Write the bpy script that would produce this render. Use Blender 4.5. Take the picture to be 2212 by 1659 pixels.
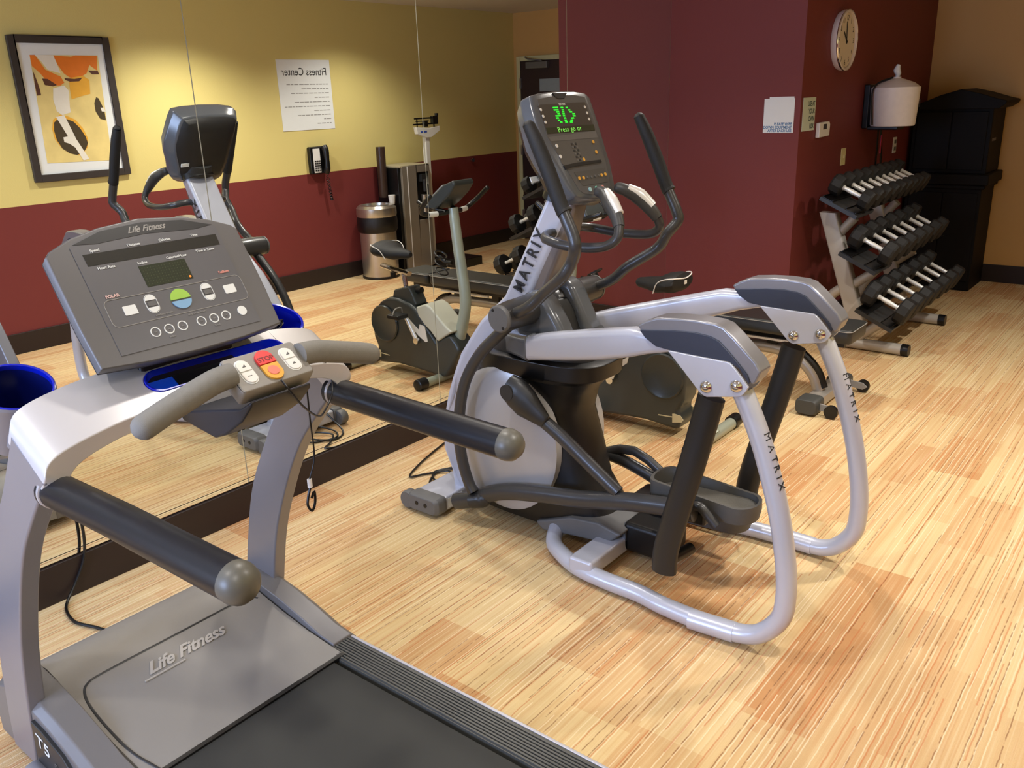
import bpy, bmesh, math, random
from mathutils import Vector, Matrix
S=bpy.context.scene
for o in list(bpy.data.objects): bpy.data.objects.remove(o)
COL=S.collection
PI=math.pi
# ---------------------------------------------------------------- camera
CAM=Vector((3.0013,-5.4503,1.672)); F=1862.85
rt=Vector((0.78056,0.62425,-0.03289)); up=Vector((-0.17408,0.26756,0.94768))
cd=bpy.data.cameras.new('camera'); cam=bpy.data.objects.new('camera',cd); COL.objects.link(cam)
fw=up.cross(rt).normalized()
cam.matrix_world=Matrix(((rt.x,up.x,-fw.x,CAM.x),(rt.y,up.y,-fw.y,CAM.y),(rt.z,up.z,-fw.z,CAM.z),(0,0,0,1)))
cd.sensor_width=36; cd.lens=F/2212*36; cd.clip_start=.02
S.camera=cam
# ---------------------------------------------------------------- room numbers (metres)
XW=3.623; YB=2.889; YF=-7.6; H=2.554; CX=.909; HW=1.038; PW=1.19; HB=.145
# ---------------------------------------------------------------- world, lights, exposure
w=bpy.data.worlds.new('world'); S.world=w; w.use_nodes=True
w.node_tree.nodes['Background'].inputs[0].default_value=(.9,.93,1,1)
w.node_tree.nodes['Background'].inputs[1].default_value=.05
S.view_settings.view_transform='Standard'; S.view_settings.look='None'; S.view_settings.exposure=0.1; S.view_settings.gamma=1
S.view_settings.use_curve_mapping=False
LK=1.0
def area(name,loc,rot,sx,sy,power,col):
    l=bpy.data.lights.new(name,'AREA'); l.shape='RECTANGLE'; l.size=sx; l.size_y=sy; l.energy=power; l.color=col
    o=bpy.data.objects.new(name,l); o.location=loc; o.rotation_euler=rot; COL.objects.link(o); return o
# recessed downlights and one added fill (their housings are built with the room)
CANS=[(2.82,-5.6,60),(2.82,-3.5,90),(2.82,-1.5,150),(2.82,.2,82),(1.25,-5.6,42),(1.25,-3.9,50),(1.2,-1.6,84),(.45,-2.75,46)]  # last entry is added to brighten the mast front facing the mirror
for x,y,e in CANS:
    l=bpy.data.lights.new('downlight_bulb','SPOT'); l.energy=e*LK; l.spot_size=math.radians(134); l.spot_blend=.85; l.shadow_soft_size=.055; l.color=(1,.94,.86)
    o=bpy.data.objects.new('downlight_bulb',l); o.location=(x,y,H-.03); COL.objects.link(o)
# daylight entering by the window in the wall behind the camera
area('window_daylight',(1.1,YF+.08,1.5),(PI/2,0,0),1.5,1.15,100,(.48,.63,1))
# ---------------------------------------------------------------- materials
def lin(c): return tuple(((v/255)/12.92 if v/255<=.04045 else ((v/255+.055)/1.055)**2.4) for v in c)+(1,)
MC={}
def mat(name,rgb,rough=.5,metal=0,noise=.06,scale=30,bump=0,emit=None,es=1,coat=0,spec=None):
    if name in MC: return MC[name]
    m=bpy.data.materials.new(name); m.use_nodes=True; nt=m.node_tree; b=nt.nodes['Principled BSDF']
    c=lin(rgb)
    tc=nt.nodes.new('ShaderNodeTexCoord'); nz=nt.nodes.new('ShaderNodeTexNoise'); nz.inputs['Scale'].default_value=scale; nz.inputs['Detail'].default_value=3
    nt.links.new(tc.outputs['Object'],nz.inputs['Vector'])
    mx=nt.nodes.new('ShaderNodeMix'); mx.data_type='RGBA'
    mx.inputs['A'].default_value=tuple(v*(1-noise) for v in c[:3])+(1,); mx.inputs['B'].default_value=tuple(min(1,v*(1+noise)) for v in c[:3])+(1,)
    nt.links.new(nz.outputs['Fac'],mx.inputs['Factor']); nt.links.new(mx.outputs['Result'],b.inputs['Base Color'])
    b.inputs['Roughness'].default_value=rough; b.inputs['Metallic'].default_value=metal
    if coat: b.inputs['Coat Weight'].default_value=coat; b.inputs['Coat Roughness'].default_value=.15
    if spec is not None: b.inputs['Specular IOR Level'].default_value=spec
    if bump:
        bp=nt.nodes.new('ShaderNodeBump'); bp.inputs['Strength'].default_value=bump; bp.inputs['Distance'].default_value=.002
        n2=nt.nodes.new('ShaderNodeTexNoise'); n2.inputs['Scale'].default_value=scale*12; nt.links.new(tc.outputs['Object'],n2.inputs['Vector'])
        nt.links.new(n2.outputs['Fac'],bp.inputs['Height']); nt.links.new(bp.outputs['Normal'],b.inputs['Normal'])
    if emit: b.inputs['Emission Color'].default_value=lin(emit); b.inputs['Emission Strength'].default_value=es
    MC[name]=m; return m
SILV=mat('silver_paint',(196,200,214),.33,.25,.03,8,coat=.25)
SILV2=mat('warm_silver_paint',(176,170,162),.38,.45,.03,8)
TSILV=mat('treadmill_silver',(190,188,192),.36,.35,.03,8,coat=.15)
TGREY=mat('treadmill_cover_grey',(142,138,132),.45,.1,.05,5,bump=.15)
TFRAME=mat('treadmill_upright_silver',(146,146,154),.36,.45,.03,8)
GREY=mat('grey_plastic',(98,98,98),.45,0,.06,20,bump=.2)
GLOSSG=mat('glossy_grey_plastic',(84,88,94),.25,0,.05,12,coat=.3)
LGREY=mat('light_grey_plastic',(150,148,144),.42,0,.05,20)
DARK=mat('dark_plastic',(42,43,44),.4,0,.1,20)
BLACK=mat('black_plastic',(12,12,13),.38,0,.1,20)
BRUB=mat('black_rubber',(16,16,17),.6,0,.15,60,bump=.4)
FOAM=mat('black_foam',(15,17,25),.36,0,.08,60)
GRIP=mat('grey_rubber_grip',(128,126,120),.6,0,.08,80,bump=.5)
ARM=mat('charcoal_paint',(60,60,61),.38,.2,.05,20,coat=.2)
LEG=mat('dark_brown_grey_paint',(35,34,33),.42,.1,.06,20)
PAD=mat('navy_grey_pad',(46,51,66),.4,0,.06,40)
PADT=mat('brushed_grey_cap',(140,140,146),.3,.5,.04,20)
CHROME=mat('chrome',(215,215,215),.12,1,.02,20)
HAND=mat('satin_chrome_handle',(236,236,232),.3,.25,.03,60)
BLUE=mat('blue_plastic',(10,30,190),.25,0,.1,10,coat=.4)
LBLUE=mat('bright_blue_plastic',(20,80,235),.3,0,.1,10)
WHITE=mat('white_plastic',(232,230,226),.45,0,.02,20)
PAPER=mat('paper',(232,236,236),.7,0,.02,20)
PGREEN=mat('pale_green_paper',(205,218,208),.7,0,.02,20)
INK=mat('ink',(40,40,42),.7); BINK=mat('blue_ink',(40,105,160),.7); TINK=mat('teal_ink',(50,80,84),.7); GINK=mat('grey_ink',(150,150,148),.7)
YEL=mat('amber_key',(226,168,60),.5); ORNG=mat('orange_plastic',(245,150,30),.45); RED=mat('red_key',(226,60,60),.4); REDL=mat('pale_red_key',(235,130,110),.4)
GRN=mat('lime_key',(160,205,80),.45); SKY=mat('sky_blue_key',(130,175,215),.45); MINT=mat('mint_key',(120,190,170),.45)
LED=mat('green_led',(20,200,30),.5,emit=(30,235,40),es=1.1); LEDT=mat('dim_green_led',(120,220,90),.5,emit=(130,220,90),es=.5); OLED=mat('orange_led',(230,110,30),.5,emit=(255,120,30),es=1.2)
LCD=mat('dark_display_window',(48,48,44),.25,0,.1,200); LCDG=mat('green_black_display_window',(40,48,28),.3,0,.25,300)
CREAM=mat('cream_paint',(206,200,150),.5); SAGE=mat('sage_grey_paint',(158,164,148),.4,.15,.03,8,coat=.2)
BKG=mat('bike_dark_green_grey',(50,56,56),.38,0,.08,12,coat=.15); BKS=mat('bike_pale_shell',(192,192,176),.35,0,.03,8)
WOODD=mat('espresso_wood',(10,8,8),.65,0,.2,14,spec=.25); FRAMEM=mat('picture_frame_black',(58,52,50),.45,0,.1,30)
STEEL=mat('brushed_steel',(204,198,186),.28,.9,.05,30)
VINYL=mat('black_vinyl',(44,45,44),.36,0,.1,60,bump=.3); GVINYL=mat('grey_vinyl',(70,74,72),.45,0,.06,40)
TAN=mat('yellowed_ivory_plastic',(222,206,150),.5); PINK=mat('pink_red_tag',(190,40,70),.5)
def wallmat(name,rgb,rgb2=None,split=None):
    m=bpy.data.materials.new(name); m.use_nodes=True; nt=m.node_tree; b=nt.nodes['Principled BSDF']
    b.inputs['Roughness'].default_value=.62
    g=nt.nodes.new('ShaderNodeNewGeometry'); nz=nt.nodes.new('ShaderNodeTexNoise'); nz.inputs['Scale'].default_value=160
    nt.links.new(g.outputs['Position'],nz.inputs['Vector'])
    bp=nt.nodes.new('ShaderNodeBump'); bp.inputs['Strength'].default_value=.25; bp.inputs['Distance'].default_value=.002
    nt.links.new(nz.outputs['Fac'],bp.inputs['Height']); nt.links.new(bp.outputs['Normal'],b.inputs['Normal'])
    if split is None: b.inputs['Base Color'].default_value=lin(rgb)
    else:
        sp=nt.nodes.new('ShaderNodeSeparateXYZ'); nt.links.new(g.outputs['Position'],sp.inputs[0])
        mt=nt.nodes.new('ShaderNodeMath'); mt.operation='GREATER_THAN'; mt.inputs[1].default_value=split; nt.links.new(sp.outputs['Z'],mt.inputs[0])
        mx=nt.nodes.new('ShaderNodeMix'); mx.data_type='RGBA'; mx.inputs['A'].default_value=lin(rgb2); mx.inputs['B'].default_value=lin(rgb)
        nt.links.new(mt.outputs[0],mx.inputs['Factor']); nt.links.new(mx.outputs['Result'],b.inputs['Base Color'])
    return m
W2=wallmat('yellow_over_maroon_paint',(222,206,132),(118,46,44),HW)
WY=wallmat('shaded_yellow_paint',(206,160,92)); WR=wallmat('maroon_paint',(116,46,43)); WC=wallmat('ceiling_paint',(214,206,196)); WG=wallmat('beige_paint',(190,170,130))  # back wall is the same yellow, its shade put into the colour
BASEM=mat('dark_vinyl_base',(38,26,24),.5)
def carpet():
    m=bpy.data.materials.new('striped_carpet_tile'); m.use_nodes=True; nt=m.node_tree; N=nt.nodes; L=nt.links; b=N['Principled BSDF']
    b.inputs['Roughness'].default_value=.95; b.inputs['Specular IOR Level'].default_value=.15
    g=N.new('ShaderNodeNewGeometry'); sp=N.new('ShaderNodeSeparateXYZ'); L.new(g.outputs['Position'],sp.inputs[0])
    def M(op,a,b_=None,c=None):
        n=N.new('ShaderNodeMath'); n.operation=op
        for i,v in enumerate((a,b_,c)):
            if v is None: continue
            if isinstance(v,(int,float)): n.inputs[i].default_value=v
            else: L.new(v,n.inputs[i])
        return n.outputs[0]
    def comb(x,y,z=0.0):
        n=N.new('ShaderNodeCombineXYZ')
        for i,v in enumerate((x,y,z)):
            if isinstance(v,(int,float)): n.inputs[i].default_value=v
            else: L.new(v,n.inputs[i])
        return n.outputs[0]
    X,Y=sp.outputs['X'],sp.outputs['Y']
    def white(v):
        n=N.new('ShaderNodeTexWhiteNoise'); n.noise_dimensions='3D'; L.new(v,n.inputs['Vector']); return n
    def block(wx,wy,seed):
        ix=M('FLOOR',M('DIVIDE',X,wx)); off=white(comb(ix,seed,3.0)).outputs['Value']
        iy=M('FLOOR',M('ADD',M('DIVIDE',Y,wy),M('MULTIPLY',off,5.0))); return white(comb(ix,iy,seed)).outputs['Value']
    b1=block(.2,.5,1.0); b2=block(.08,.5,7.0)
    def stripe(sx,sy,seed,det=2):
        n=N.new('ShaderNodeTexNoise'); n.inputs['Scale'].default_value=1; n.inputs['Detail'].default_value=det
        L.new(comb(M('MULTIPLY',X,sx),M('MULTIPLY',Y,sy),seed),n.inputs['Vector']); return n.outputs['Fac']
    s1=stripe(70,1.1,1.0); s2=stripe(140,1.6,9.0,1); s3=stripe(75,.8,22.0,1); s4=stripe(75,16,5.0,1); s5=stripe(400,300,2.0,1)
    def mixc(f,a,b_):
        n=N.new('ShaderNodeMix'); n.data_type='RGBA'; L.new(f,n.inputs['Factor'])
        for k,v in (('A',a),('B',b_)):
            if isinstance(v,tuple): n.inputs[k].default_value=v
            else: L.new(v,n.inputs[k])
        return n.outputs['Result']
    def ramp(v,lo,hi):
        n=N.new('ShaderNodeMapRange'); n.inputs['From Min'].default_value=lo; n.inputs['From Max'].default_value=hi; L.new(v,n.inputs['Value']); return n.outputs[0]
    tone=ramp(M('ADD',M('MULTIPLY',b1,.72),M('MULTIPLY',b2,.28)),.3,.95)
    base=mixc(tone,lin((216,191,143)),lin((192,143,96)))
    base=mixc(M('MULTIPLY',ramp(s1,.45,.68),.40),base,lin((190,138,90)))
    base=mixc(M('MULTIPLY',ramp(s2,.5,.7),.35),base,lin((226,206,166)))
    wob=N.new('ShaderNodeTexNoise'); wob.inputs['Scale'].default_value=1; wob.inputs['Detail'].default_value=1; L.new(comb(M('MULTIPLY',X,9.0),M('MULTIPLY',Y,26.0),3.3),wob.inputs['Vector'])
    xw=M('ADD',X,M('MULTIPLY',wob.outputs['Fac'],.0045))
    dash=stripe(30,38,11.0,1)
    def lines(cw,seed,wd,prob,seg):
        q=M('DIVIDE',xw,cw); ci=M('FLOOR',q); fr_=M('FRACT',q)
        o_=M('ADD',M('MULTIPLY',white(comb(ci,seed,1.0)).outputs['Value'],.7),.15)
        d_=M('ABSOLUTE',M('SUBTRACT',fr_,o_))
        core=ramp(d_,wd,wd*.55)
        off=white(comb(ci,seed,5.0)).outputs['Value']
        iy=M('FLOOR',M('ADD',M('DIVIDE',Y,seg),M('MULTIPLY',off,7.0)))
        pres=M('GREATER_THAN',white(comb(ci,iy,seed)).outputs['Value'],1-prob)
        return M('MULTIPLY',core,pres)
    base=mixc(M('MULTIPLY',lines(.021,4.0,.11,.5,.38),.6),base,lin((236,218,182)))
    base=mixc(M('MULTIPLY',lines(.026,31.0,.10,.45,.5),.55),base,lin((190,112,66)))
    dk=M('MULTIPLY',lines(.034,17.0,.065,.55,.45),ramp(dash,.32,.5))
    base=mixc(M('MULTIPLY',dk,.65),base,lin((128,82,52)))
    L.new(base,b.inputs['Base Color'])
    bp=N.new('ShaderNodeBump'); bp.inputs['Strength'].default_value=.5; bp.inputs['Distance'].default_value=.003
    L.new(M('ADD',s5,s2),bp.inputs['Height']); L.new(bp.outputs['Normal'],b.inputs['Normal'])
    return m
CARPET=carpet()
def mirrormat():
    m=bpy.data.materials.new('mirror_glass'); m.use_nodes=True; b=m.node_tree.nodes['Principled BSDF']
    b.inputs['Base Color'].default_value=(.9,.92,.89,1); b.inputs['Metallic'].default_value=1; b.inputs['Roughness'].default_value=0
    return m
MIRROR=mirrormat()
# ---------------------------------------------------------------- mesh helpers
ORG=Vector((0,0,0))
def smoothcurve(pts,n=6,closed=False):
    P=[Vector(p) for p in pts]; k=len(P); out=[]
    rng=range(k if closed else k-1)
    for i in rng:
        if closed: p0,p1,p2,p3=P[(i-1)%k],P[i],P[(i+1)%k],P[(i+2)%k]
        else: p0=P[i-1] if i>0 else P[0]*2-P[1]; p1=P[i]; p2=P[i+1]; p3=P[i+2] if i+2<k else P[-1]*2-P[-2]
        for j in range(n):
            t=j/n; out.append(.5*((2*p1)+(p2-p0)*t+(2*p0-5*p1+4*p2-p3)*t*t+(3*p1-p0-3*p2+p3)*t**3))
    if not closed: out.append(P[-1])
    return out
class B:
    def __init__(s): s.v=[]; s.f=[]
    def add(s,v,f):
        k=len(s.v); s.v+= [Vector(p) for p in v]; s.f+=[tuple(i+k for i in q) for q in f]; return s
    def box(s,a,b):
        x0,y0,z0=a; x1,y1,z1=b
        return s.add([(x0,y0,z0),(x1,y0,z0),(x1,y1,z0),(x0,y1,z0),(x0,y0,z1),(x1,y0,z1),(x1,y1,z1),(x0,y1,z1)],[(0,3,2,1),(4,5,6,7),(0,1,5,4),(1,2,6,5),(2,3,7,6),(3,0,4,7)])
    def frame(s,o,e1,e2,e3,poly,a,b):
        o=Vector(o);n=len(poly); v=[o+e1*p[0]+e2*p[1]+e3*a for p in poly]+[o+e1*p[0]+e2*p[1]+e3*b for p in poly]
        return s.add(v,[tuple(range(n))[::-1],tuple(range(n,2*n))]+[(i,(i+1)%n,(i+1)%n+n,i+n) for i in range(n)])
    def prism(s,poly,ax,a,b):   # ax='y': poly=(x,z); 'x': (y,z); 'z': (x,y)
        E={'x':(Vector((0,1,0)),Vector((0,0,1)),Vector((1,0,0))),'y':(Vector((1,0,0)),Vector((0,0,1)),Vector((0,1,0))),'z':(Vector((1,0,0)),Vector((0,1,0)),Vector((0,0,1)))}[ax]
        return s.frame((0,0,0),*E,poly,a,b)
    def loft(s,rings,cap=True,closed=False):
        n=len(rings[0]); v=[p for r in rings for p in r]; f=[]
        m=len(rings)
        for i in range(m if closed else m-1):
            for j in range(n):
                a=i*n+j; b=i*n+(j+1)%n; c=((i+1)%m)*n+(j+1)%n; d=((i+1)%m)*n+j; f.append((a,b,c,d))
        if cap and not closed: f.append(tuple(range(n))[::-1]); f.append(tuple((m-1)*n+j for j in range(n)))
        return s.add(v,f)
    def tube(s,pts,r,n=14,flat=None,upv=None,sm=0,dome=0):
        P=smoothcurve(pts,sm) if sm else [Vector(p) for p in pts]
        if not hasattr(r,'__len__'): R=[r]*len(P)
        elif sm and len(r)==len(pts):
            R=[]
            for i in range(len(pts)-1):
                for j in range(sm): R.append(r[i]+(r[i+1]-r[i])*j/sm)
            R.append(r[-1])
        else: R=list(r)
        T=[((P[min(i+1,len(P)-1)]-P[max(i-1,0)]).normalized()) for i in range(len(P))]
        ref=Vector(upv) if upv else (Vector((0,0,1)) if abs(T[0].z)<.9 else Vector((0,1,0)))
        u=(ref-T[0]*ref.dot(T[0])).normalized(); rings=[]
        fl=flat or (1,1)
        if dome:
            k=4; pre=[];
            for q in range(k): a=PI/2*q/k; pre.append((P[-1]+T[-1]*R[-1]*dome*math.sin(PI/2*(q+1)/k),max(.02,math.cos(PI/2*(q+1)/k))*R[-1]))
            for c_,r_ in pre: P.append(c_); R.append(r_); T.append(T[len(T)-1])
        for i,p in enumerate(P):
            if upv: u=(Vector(upv)-T[i]*Vector(upv).dot(T[i])).normalized()
            else: u=(u-T[i]*u.dot(T[i])).normalized()
            w_=T[i].cross(u); rings.append([p+(u*math.cos(2*PI*j/n)*fl[0]+w_*math.sin(2*PI*j/n)*fl[1])*R[i] for j in range(n)])
        return s.loft(rings)
    def cyl(s,a,b,r,r2=None,n=24): return s.tube([a,b],[r,r if r2 is None else r2],n)
    def lathe(s,prof,c,ax=(0,0,1),n=28,sc=(1,1),cap=True):
        c=Vector(c);A=Vector(ax).normalized(); ref=Vector((1,0,0)) if abs(A.x)<.8 else Vector((0,1,0))
        u=(ref-A*ref.dot(A)).normalized(); w_=A.cross(u)
        cp_=prof[0]!=prof[-1] and cap
        return s.loft([[c+A*h+(u*math.cos(2*PI*j/n)*sc[0]+w_*math.sin(2*PI*j/n)*sc[1])*max(r,1e-4) for j in range(n)] for r,h in prof],cap=cp_)
def rrect(w,h,r,n=5,cx=0,cy=0):
    o=[]
    for sx,sy,a0 in ((1,1,0),(-1,1,90),(-1,-1,180),(1,-1,270)):
        for k in range(n+1):
            a=math.radians(a0+90*k/n); o.append((cx+sx*(w/2-r)+r*math.cos(a),cy+sy*(h/2-r)+r*math.sin(a)))
    return o
def ell(cx,cy,a,b=None,n=28,rot=0):
    b=b or a; c,s_=math.cos(rot),math.sin(rot)
    return [(cx+a*math.cos(t)*c-b*math.sin(t)*s_,cy+a*math.cos(t)*s_+b*math.sin(t)*c) for t in [2*PI*k/n for k in range(n)]]
def sup(cx,cy,z,a,b,p=4,n=32):
    o=[]
    for k in range(n):
        t=2*PI*k/n; c,s_=math.cos(t),math.sin(t)
        o.append((cx+a*math.copysign(abs(c)**(2/p),c),cy+b*math.copysign(abs(s_)**(2/p),s_),z))
    return o
def my(p,yc): return (p[0],2*yc-p[1],p[2])
def put(name,b,m,parent=None,bevel=0,seg=2,sub=0,ang=35):
    me=bpy.data.meshes.new(name); me.from_pydata([tuple(v-ORG) for v in b.v],[],b.f)
    bm=bmesh.new(); bm.from_mesh(me); bmesh.ops.remove_doubles(bm,verts=bm.verts,dist=1e-5); bmesh.ops.recalc_face_normals(bm,faces=bm.faces)
    for e in bm.edges:
        if len(e.link_faces)==2 and e.calc_face_angle(0)>math.radians(ang): e.smooth=False
    for f_ in bm.faces: f_.smooth=True
    bm.to_mesh(me); bm.free()
    for mm in (m if isinstance(m,(list,tuple)) else [m]): me.materials.append(mm)
    o=bpy.data.objects.new(name,me); COL.objects.link(o)
    if parent: o.parent=parent
    else: o.location=ORG
    if bevel:
        md=o.modifiers.new('bevel','BEVEL'); md.width=bevel; md.segments=seg; md.limit_method='ANGLE'; md.angle_limit=math.radians(ang); md.harden_normals=True
    if sub: md=o.modifiers.new('sub','SUBSURF'); md.levels=sub; md.render_levels=sub
    return o
def tag(o,label,cat,group=None):
    o['label']=label; o['category']=cat
    if group: o['group']=group
    return o
def thing(name,loc,label,cat,group=None):
    global ORG
    o=bpy.data.objects.new(name,None); COL.objects.link(o); o.location=loc; o.empty_display_size=.1; ORG=Vector(loc)
    return tag(o,label,cat,group)
def single(name,b,m,loc,label,cat,group=None,**k):
    global ORG
    ORG=Vector(loc); o=put(name,b,m,None,**k); ORG=Vector((0,0,0)); return tag(o,label,cat,group)
def struct(name,b,m,**k):
    global ORG
    ORG=Vector((0,0,0)); o=put(name,b,m,None,**k); o['kind']='structure'; return o
def text(name,body,size,pos,right,upv,m,parent,align='CENTER',shear=0,bold=0,sx=1,depth=.0006,track=1):
    cu=bpy.data.curves.new(name,'FONT'); cu.body=body; cu.size=size; cu.align_x=align; cu.align_y='CENTER'; cu.extrude=depth; cu.shear=shear; cu.offset=bold; cu.space_character=track
    t=bpy.data.objects.new('tmp',cu); COL.objects.link(t); dg=bpy.context.evaluated_depsgraph_get(); dg.update()
    me=bpy.data.meshes.new_from_object(t.evaluated_get(dg)); bpy.data.objects.remove(t)
    R=Vector(right).normalized(); U=Vector(upv).normalized(); N_=R.cross(U)
    for v in me.vertices:
        c=v.co.copy(); v.co=Vector(pos)+R*c.x*sx+U*c.y+N_*c.z-ORG
    me.name=name; me.materials.clear(); me.materials.append(m)
    o=bpy.data.objects.new(name,me); COL.objects.link(o); o.parent=parent; return o
def copytree(o,delta,parent=None):
    c=o.copy(); COL.objects.link(c)
    if parent: c.parent=parent
    else: c.location=o.location+Vector(delta)
    for ch in list(o.children): copytree(ch,delta,c)
    return c
# ================================================================ ROOM
struct('floor',B().box((-.15,YF,-.05),(XW+.15,YB,0)),CARPET)
struct('ceiling',B().box((-.15,YF,H),(XW+.15,YB,H+.1)),WC)
struct('wall_left',B().box((-.15,YF,0),(-.012,0,H)),WG)
struct('wall_right',B().box((XW,YF-.1,0),(XW+.12,YB+.1,H)),W2)
struct('wall_back',B().box((CX,YB,0),(XW,YB+.12,H)),WY)
struct('wall_corner',B().box((-.15,0,0),(CX,YB,H)),WR)
# wall behind the camera with a window opening
wx0,wx1,wz0,wz1=.3,1.9,.9,2.1
struct('wall_front',B().box((-.15,YF-.12,0),(wx0,YF,H)).box((wx1,YF-.12,0),(XW,YF,H)).box((wx0,YF-.12,0),(wx1,YF,wz0)).box((wx0,YF-.12,wz1),(wx1,YF,H)),W2)
WINE=mat('window_daylight_pane',(200,215,255),.3,emit=(170,195,255),es=2.0)
wn=struct('window_1',B().box((wx0,YF-.1,wz0),(wx1,YF-.09,wz1)),WINE)
fr=put('window_frame',B().box((wx0,YF-.08,wz0),(wx1,YF-.02,wz0+.05)).box((wx0,YF-.08,wz1-.05),(wx1,YF-.02,wz1)).box((wx0,YF-.08,wz0),(wx0+.05,YF-.02,wz1)).box((wx1-.05,YF-.08,wz0),(wx1,YF-.02,wz1)).box((1.08,YF-.08,wz0),(1.12,YF-.02,wz1)),WHITE,wn)
struct('baseboard_left',B().box((-.012,YF,0),(.012,-.001,HB)),BASEM,bevel=.003)
struct('baseboard_right',B().box((XW-.015,YF,0),(XW,YB,.15)),BASEM,bevel=.003)
struct('baseboard_corner',B().box((.013,-.015,0),(CX+.015,0,.13)).box((CX,0,0),(CX+.015,YB-.015,.13)),BASEM,bevel=.003)
struct('baseboard_back',B().box((CX,YB-.015,0),(2.55,YB,.15)),BASEM,bevel=.003)
# door in the back wall (seen in the mirror)
dx0,dx1,dz=2.62,3.51,2.035
dr=struct('door_1',B().box((dx0,YB-.03,.01),(dx1,YB-.001,dz)),mat('door_dark_brown',(52,36,34),.4,0,.1,8),bevel=.003)
put('door_closer',B().box((3.09,YB-.09,1.948),(3.39,YB-.03,2.02)),mat('closer_grey_metal',(120,118,112),.4,.4),dr,bevel=.006)
put('closer_arm',B().tube([(3.15,YB-.1,2.03),(3.3,YB-.16,2.05),(3.42,YB-.05,2.075)],.009,8),GREY,dr)
put('door_hinge',B().box((3.5,YB-.045,1.74),(3.525,YB-.03,1.85)).box((3.5,YB-.045,1.0),(3.525,YB-.03,1.11)).box((3.5,YB-.045,.25),(3.525,YB-.03,.36)),STEEL,dr)
put('door_notice',B().box((2.94,YB-.034,1.70),(3.235,YB-.031,1.835)),mat('pale_blue_notice',(150,160,160),.6),dr)
put('door_handle',B().cyl((2.7,YB-.03,1.0),(2.7,YB-.08,1.0),.012).cyl((2.69,YB-.08,1.0),(2.8,YB-.08,1.0),.01),STEEL,dr)
struct('trim_1',B().box((dx1,YB-.04,0),(dx1+.05,YB,dz+.05)).box((dx0-.05,YB-.04,0),(dx0,YB,dz+.05)).box((dx0,YB-.04,dz),(dx1,YB,dz+.05)),CREAM,bevel=.004)
# mirrors
MEDGE=mat('mirror_seam_edge',(160,162,150),.35,0)
for k in range(5):
    y1=-k*PW-.0022; y0=-(k+1)*PW+.0022
    lab=['frameless wall mirror panel meeting the maroon wall, reflecting dumbbells','frameless wall mirror panel behind the elliptical, reflecting the beam scale and bike','frameless wall mirror panel reflecting the wall phone and notice poster','frameless wall mirror panel behind the treadmill, reflecting the framed picture','frameless wall mirror panel beyond the left edge, left of the treadmill'][k]
    o=single('mirror_panel',B().box((-.012,y0,HB+.005),(0,y1,H-.02)),[MIRROR],(0,(y0+y1)/2,HB+.005),lab,'mirror','wall mirror panels')
    ORG=Vector((0,(y0+y1)/2,HB+.005))
    put('polished_edge',B().box((-.011,y1,HB+.005),(-.0002,y1+.0042,H-.02)),MEDGE,o)
    put('bottom_channel_line',B().box((-.0005,y0,HB+.022),(.0006,y1,HB+.0245)),BASEM,o)
# ceiling fixtures
CL=['recessed downlight by the opposite wall, nearest the window','recessed downlight by the opposite wall, on the window side of the framed picture','recessed downlight between the framed picture and the poster','recessed downlight above the wall phone and trash can','recessed downlight nearest the window on the mirror side','recessed downlight above the treadmill','recessed downlight above the exercise bike','recessed downlight close to the mirror before the elliptical']
for i,(x,y,e) in enumerate(CANS):
    t=thing('downlight',(x,y,H),CL[i],'ceiling light','recessed downlights')
    put('trim_ring',B().lathe([(.075,0),(.09,-.004),(.095,-.001),(.095,0),(.075,0)],(x,y,H)),WHITE,t)
# flat wall items: notices ------------------------------------------------------
def notice(name,label,cat,b,m,loc,bevel=0):
    return single(name,b,m,loc,label,cat,bevel=bevel)
X1=Vector((1,0,0)); Y1=Vector((0,1,0)); Z1=Vector((0,0,1))
n1=notice('paper_notice','white paper notice with blue wipe-down-equipment lettering on maroon wall','notice',B().box((.676,-.004,1.392),(.872,-.002,1.597)),PAPER,(.77,-.003,1.5))
ORG=Vector((.77,-.003,1.5))
for i,tx in enumerate(['PLEASE WIPE','DOWN EQUIPMENT','AFTER EACH USE']):
    text('lettering',tx,.0235,(.862,-.0042,1.445-i*.0205),X1,Z1,BINK,n1,'RIGHT',sx=.86,depth=.0003,bold=.0005)
notice('blank_paper','plain white sheet layered behind the blue-lettered notice on maroon wall','paper',B().box((.708,-.0018,1.45),(.866,-.0004,1.607)),PAPER,(.787,-.001,1.53))
n2=notice('paper_notice','pale green use-at-your-own-risk notice on dark wall just past the corner','notice',B().box((CX+.001,.034,1.397),(CX+.003,.243,1.597)),PGREEN,(CX+.002,.14,1.5))
ORG=Vector((CX+.002,.14,1.5))
for i,tx in enumerate(['USE AT','YOUR','OWN','RISK']):
    text('lettering',tx,.042,(CX+.0032,.232,1.558-i*.045),(0,1,0),Z1,TINK,n2,'RIGHT',sx=.88,bold=.0008,depth=.0003)
t=thing('thermostat',(CX,.37,1.395),'small white thermostat on dark wall beside the green notice','thermostat')
put('body',B().prism([(.278,1.345),(.463,1.35),(.468,1.425),(.45,1.442),(.278,1.438)],'x',CX+.0005,CX+.028),WHITE,t,bevel=.006)
put('display',B().box((CX+.0285,.34,1.395),(CX+.0295,.40,1.428)),DARK,t)
t=thing('switch_plate',(CX,.84,1.19),'ivory light switch plate on dark wall above the dumbbell rack','light switch')
put('plate',B().box((CX+.0005,.795,1.13),(CX+.007,.885,1.246)),TAN,t,bevel=.003); put('toggle',B().box((CX+.0072,.832,1.178),(CX+.018,.848,1.2)),TAN,t)
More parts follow.
